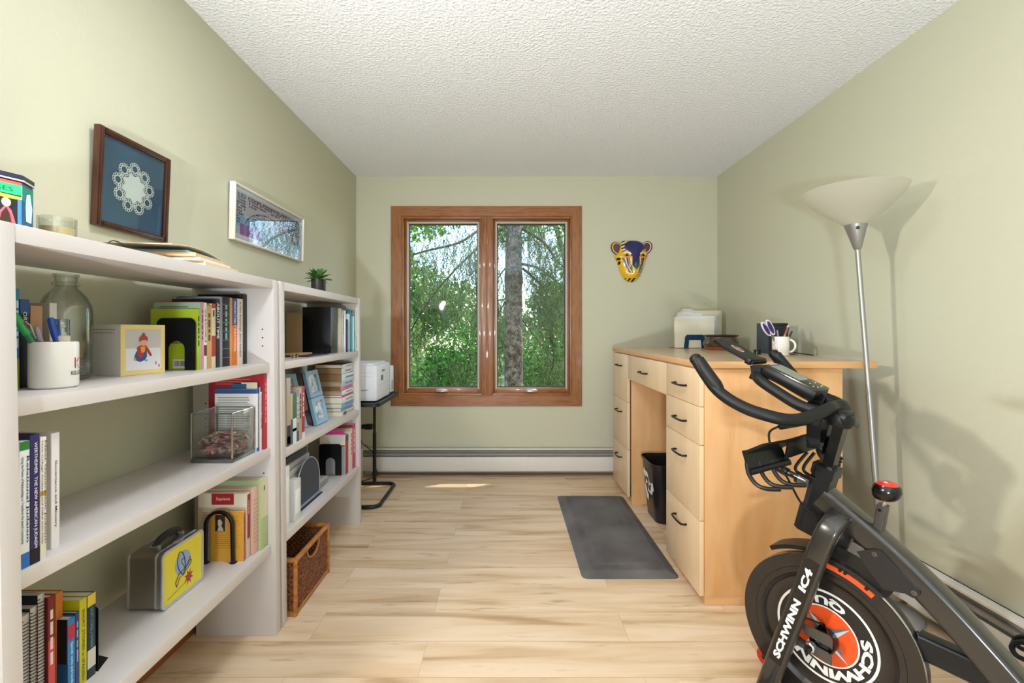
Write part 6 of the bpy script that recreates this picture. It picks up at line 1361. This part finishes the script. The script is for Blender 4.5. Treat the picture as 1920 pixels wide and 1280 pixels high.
me = bpy.data.meshes.new('needles'); me.from_pydata([v-sp_.location for v in V], [], Fc)
for c_ in ('#3f5c22', '#54742c', '#2b4219', '#6c8c38'): me.materials.append(leafmat(c_, .35))
me.polygons.foreach_set('material_index', mi_); me.update(); o = bpy.data.objects.new('needles', me); C.objects.link(o); o.parent = sp_
# background trees and shrubs
def tree(name, label, base, blobs, n, size, cols, trunk=.1, **kw):
    r = thing(name, label, 'tree' if 'tree' in name else 'shrub', base); m = MB(); top = blobs[0]
    m.tube([base, (base[0]+.05, base[1], (base[2]+top[2])/2), (top[0], top[1], top[2])], [trunk, trunk*.8, trunk*.4], BRK, 8, smooth=4); part(m, 'trunk', r)
    leafcloud('foliage', r, blobs, n, size, cols, **kw); return r
tree('leafy_tree', 'bright green leafy tree filling the upper left window pane', (-3.1, 12.5, -.35), [(-2.6, 12, 4.6, 1.7, 1.2, 1.1), (-1.2, 12, 5.0, 1.0, 1.0, .9), (-3.2, 11.8, 2.9, .9, .9, .8), (-.2, 12.5, 4.8, .8, .8, .7)], 9000, .07, ['#86bd2b', '#a3cf3a', '#659c26', '#4c8022'], .14)
tree('leafy_tree', 'bright green leafy tree behind the trunk in the right window pane', (2.1, 15, -.35), [(1.4, 14.8, 5.3, 1.4, 1.0, 1.0), (.2, 14.7, 4.7, .9, .8, .9), (2.5, 14.9, 3.8, 1.0, .9, 1.2)], 5500, .07, ['#7fbd33', '#6aa82e', '#4f8a2a'], .13)
tree('cedar_shrub', 'dense dark green cedar shrub low in the left window pane', (-.75, 7.6, -.35), [(-.75, 7.6, .55, .62, .55, .75), (-.35, 7.8, .9, .45, .4, .6), (-1.1, 7.7, .3, .5, .5, .6)], 7000, .035, ['#2a7420', '#3c9428', '#1c5218', '#55ac34'], .05)
tree('cedar_shrub', 'wide green cedar shrub low in the right window pane beside the trunk', (.75, 7.8, -.35), [(.75, 7.8, .4, .75, .6, .65), (.55, 8.1, .6, .45, .4, .6), (1.3, 8.0, .5, .6, .6, .8)], 8000, .035, ['#347c24', '#4d9a30', '#225c1c', '#64ac3c'], .05)
tree('yellow_green_shrub', 'pale yellow green shrub at the bottom left corner of the window', (-1.5, 8.6, -.35), [(-1.55, 8.6, .35, .8, .5, .7), (-2.3, 9.4, .8, .7, .6, .9)], 6000, .04, ['#9cb04c', '#7f9a3e', '#b4bf6a', '#5d7a34'], .05)
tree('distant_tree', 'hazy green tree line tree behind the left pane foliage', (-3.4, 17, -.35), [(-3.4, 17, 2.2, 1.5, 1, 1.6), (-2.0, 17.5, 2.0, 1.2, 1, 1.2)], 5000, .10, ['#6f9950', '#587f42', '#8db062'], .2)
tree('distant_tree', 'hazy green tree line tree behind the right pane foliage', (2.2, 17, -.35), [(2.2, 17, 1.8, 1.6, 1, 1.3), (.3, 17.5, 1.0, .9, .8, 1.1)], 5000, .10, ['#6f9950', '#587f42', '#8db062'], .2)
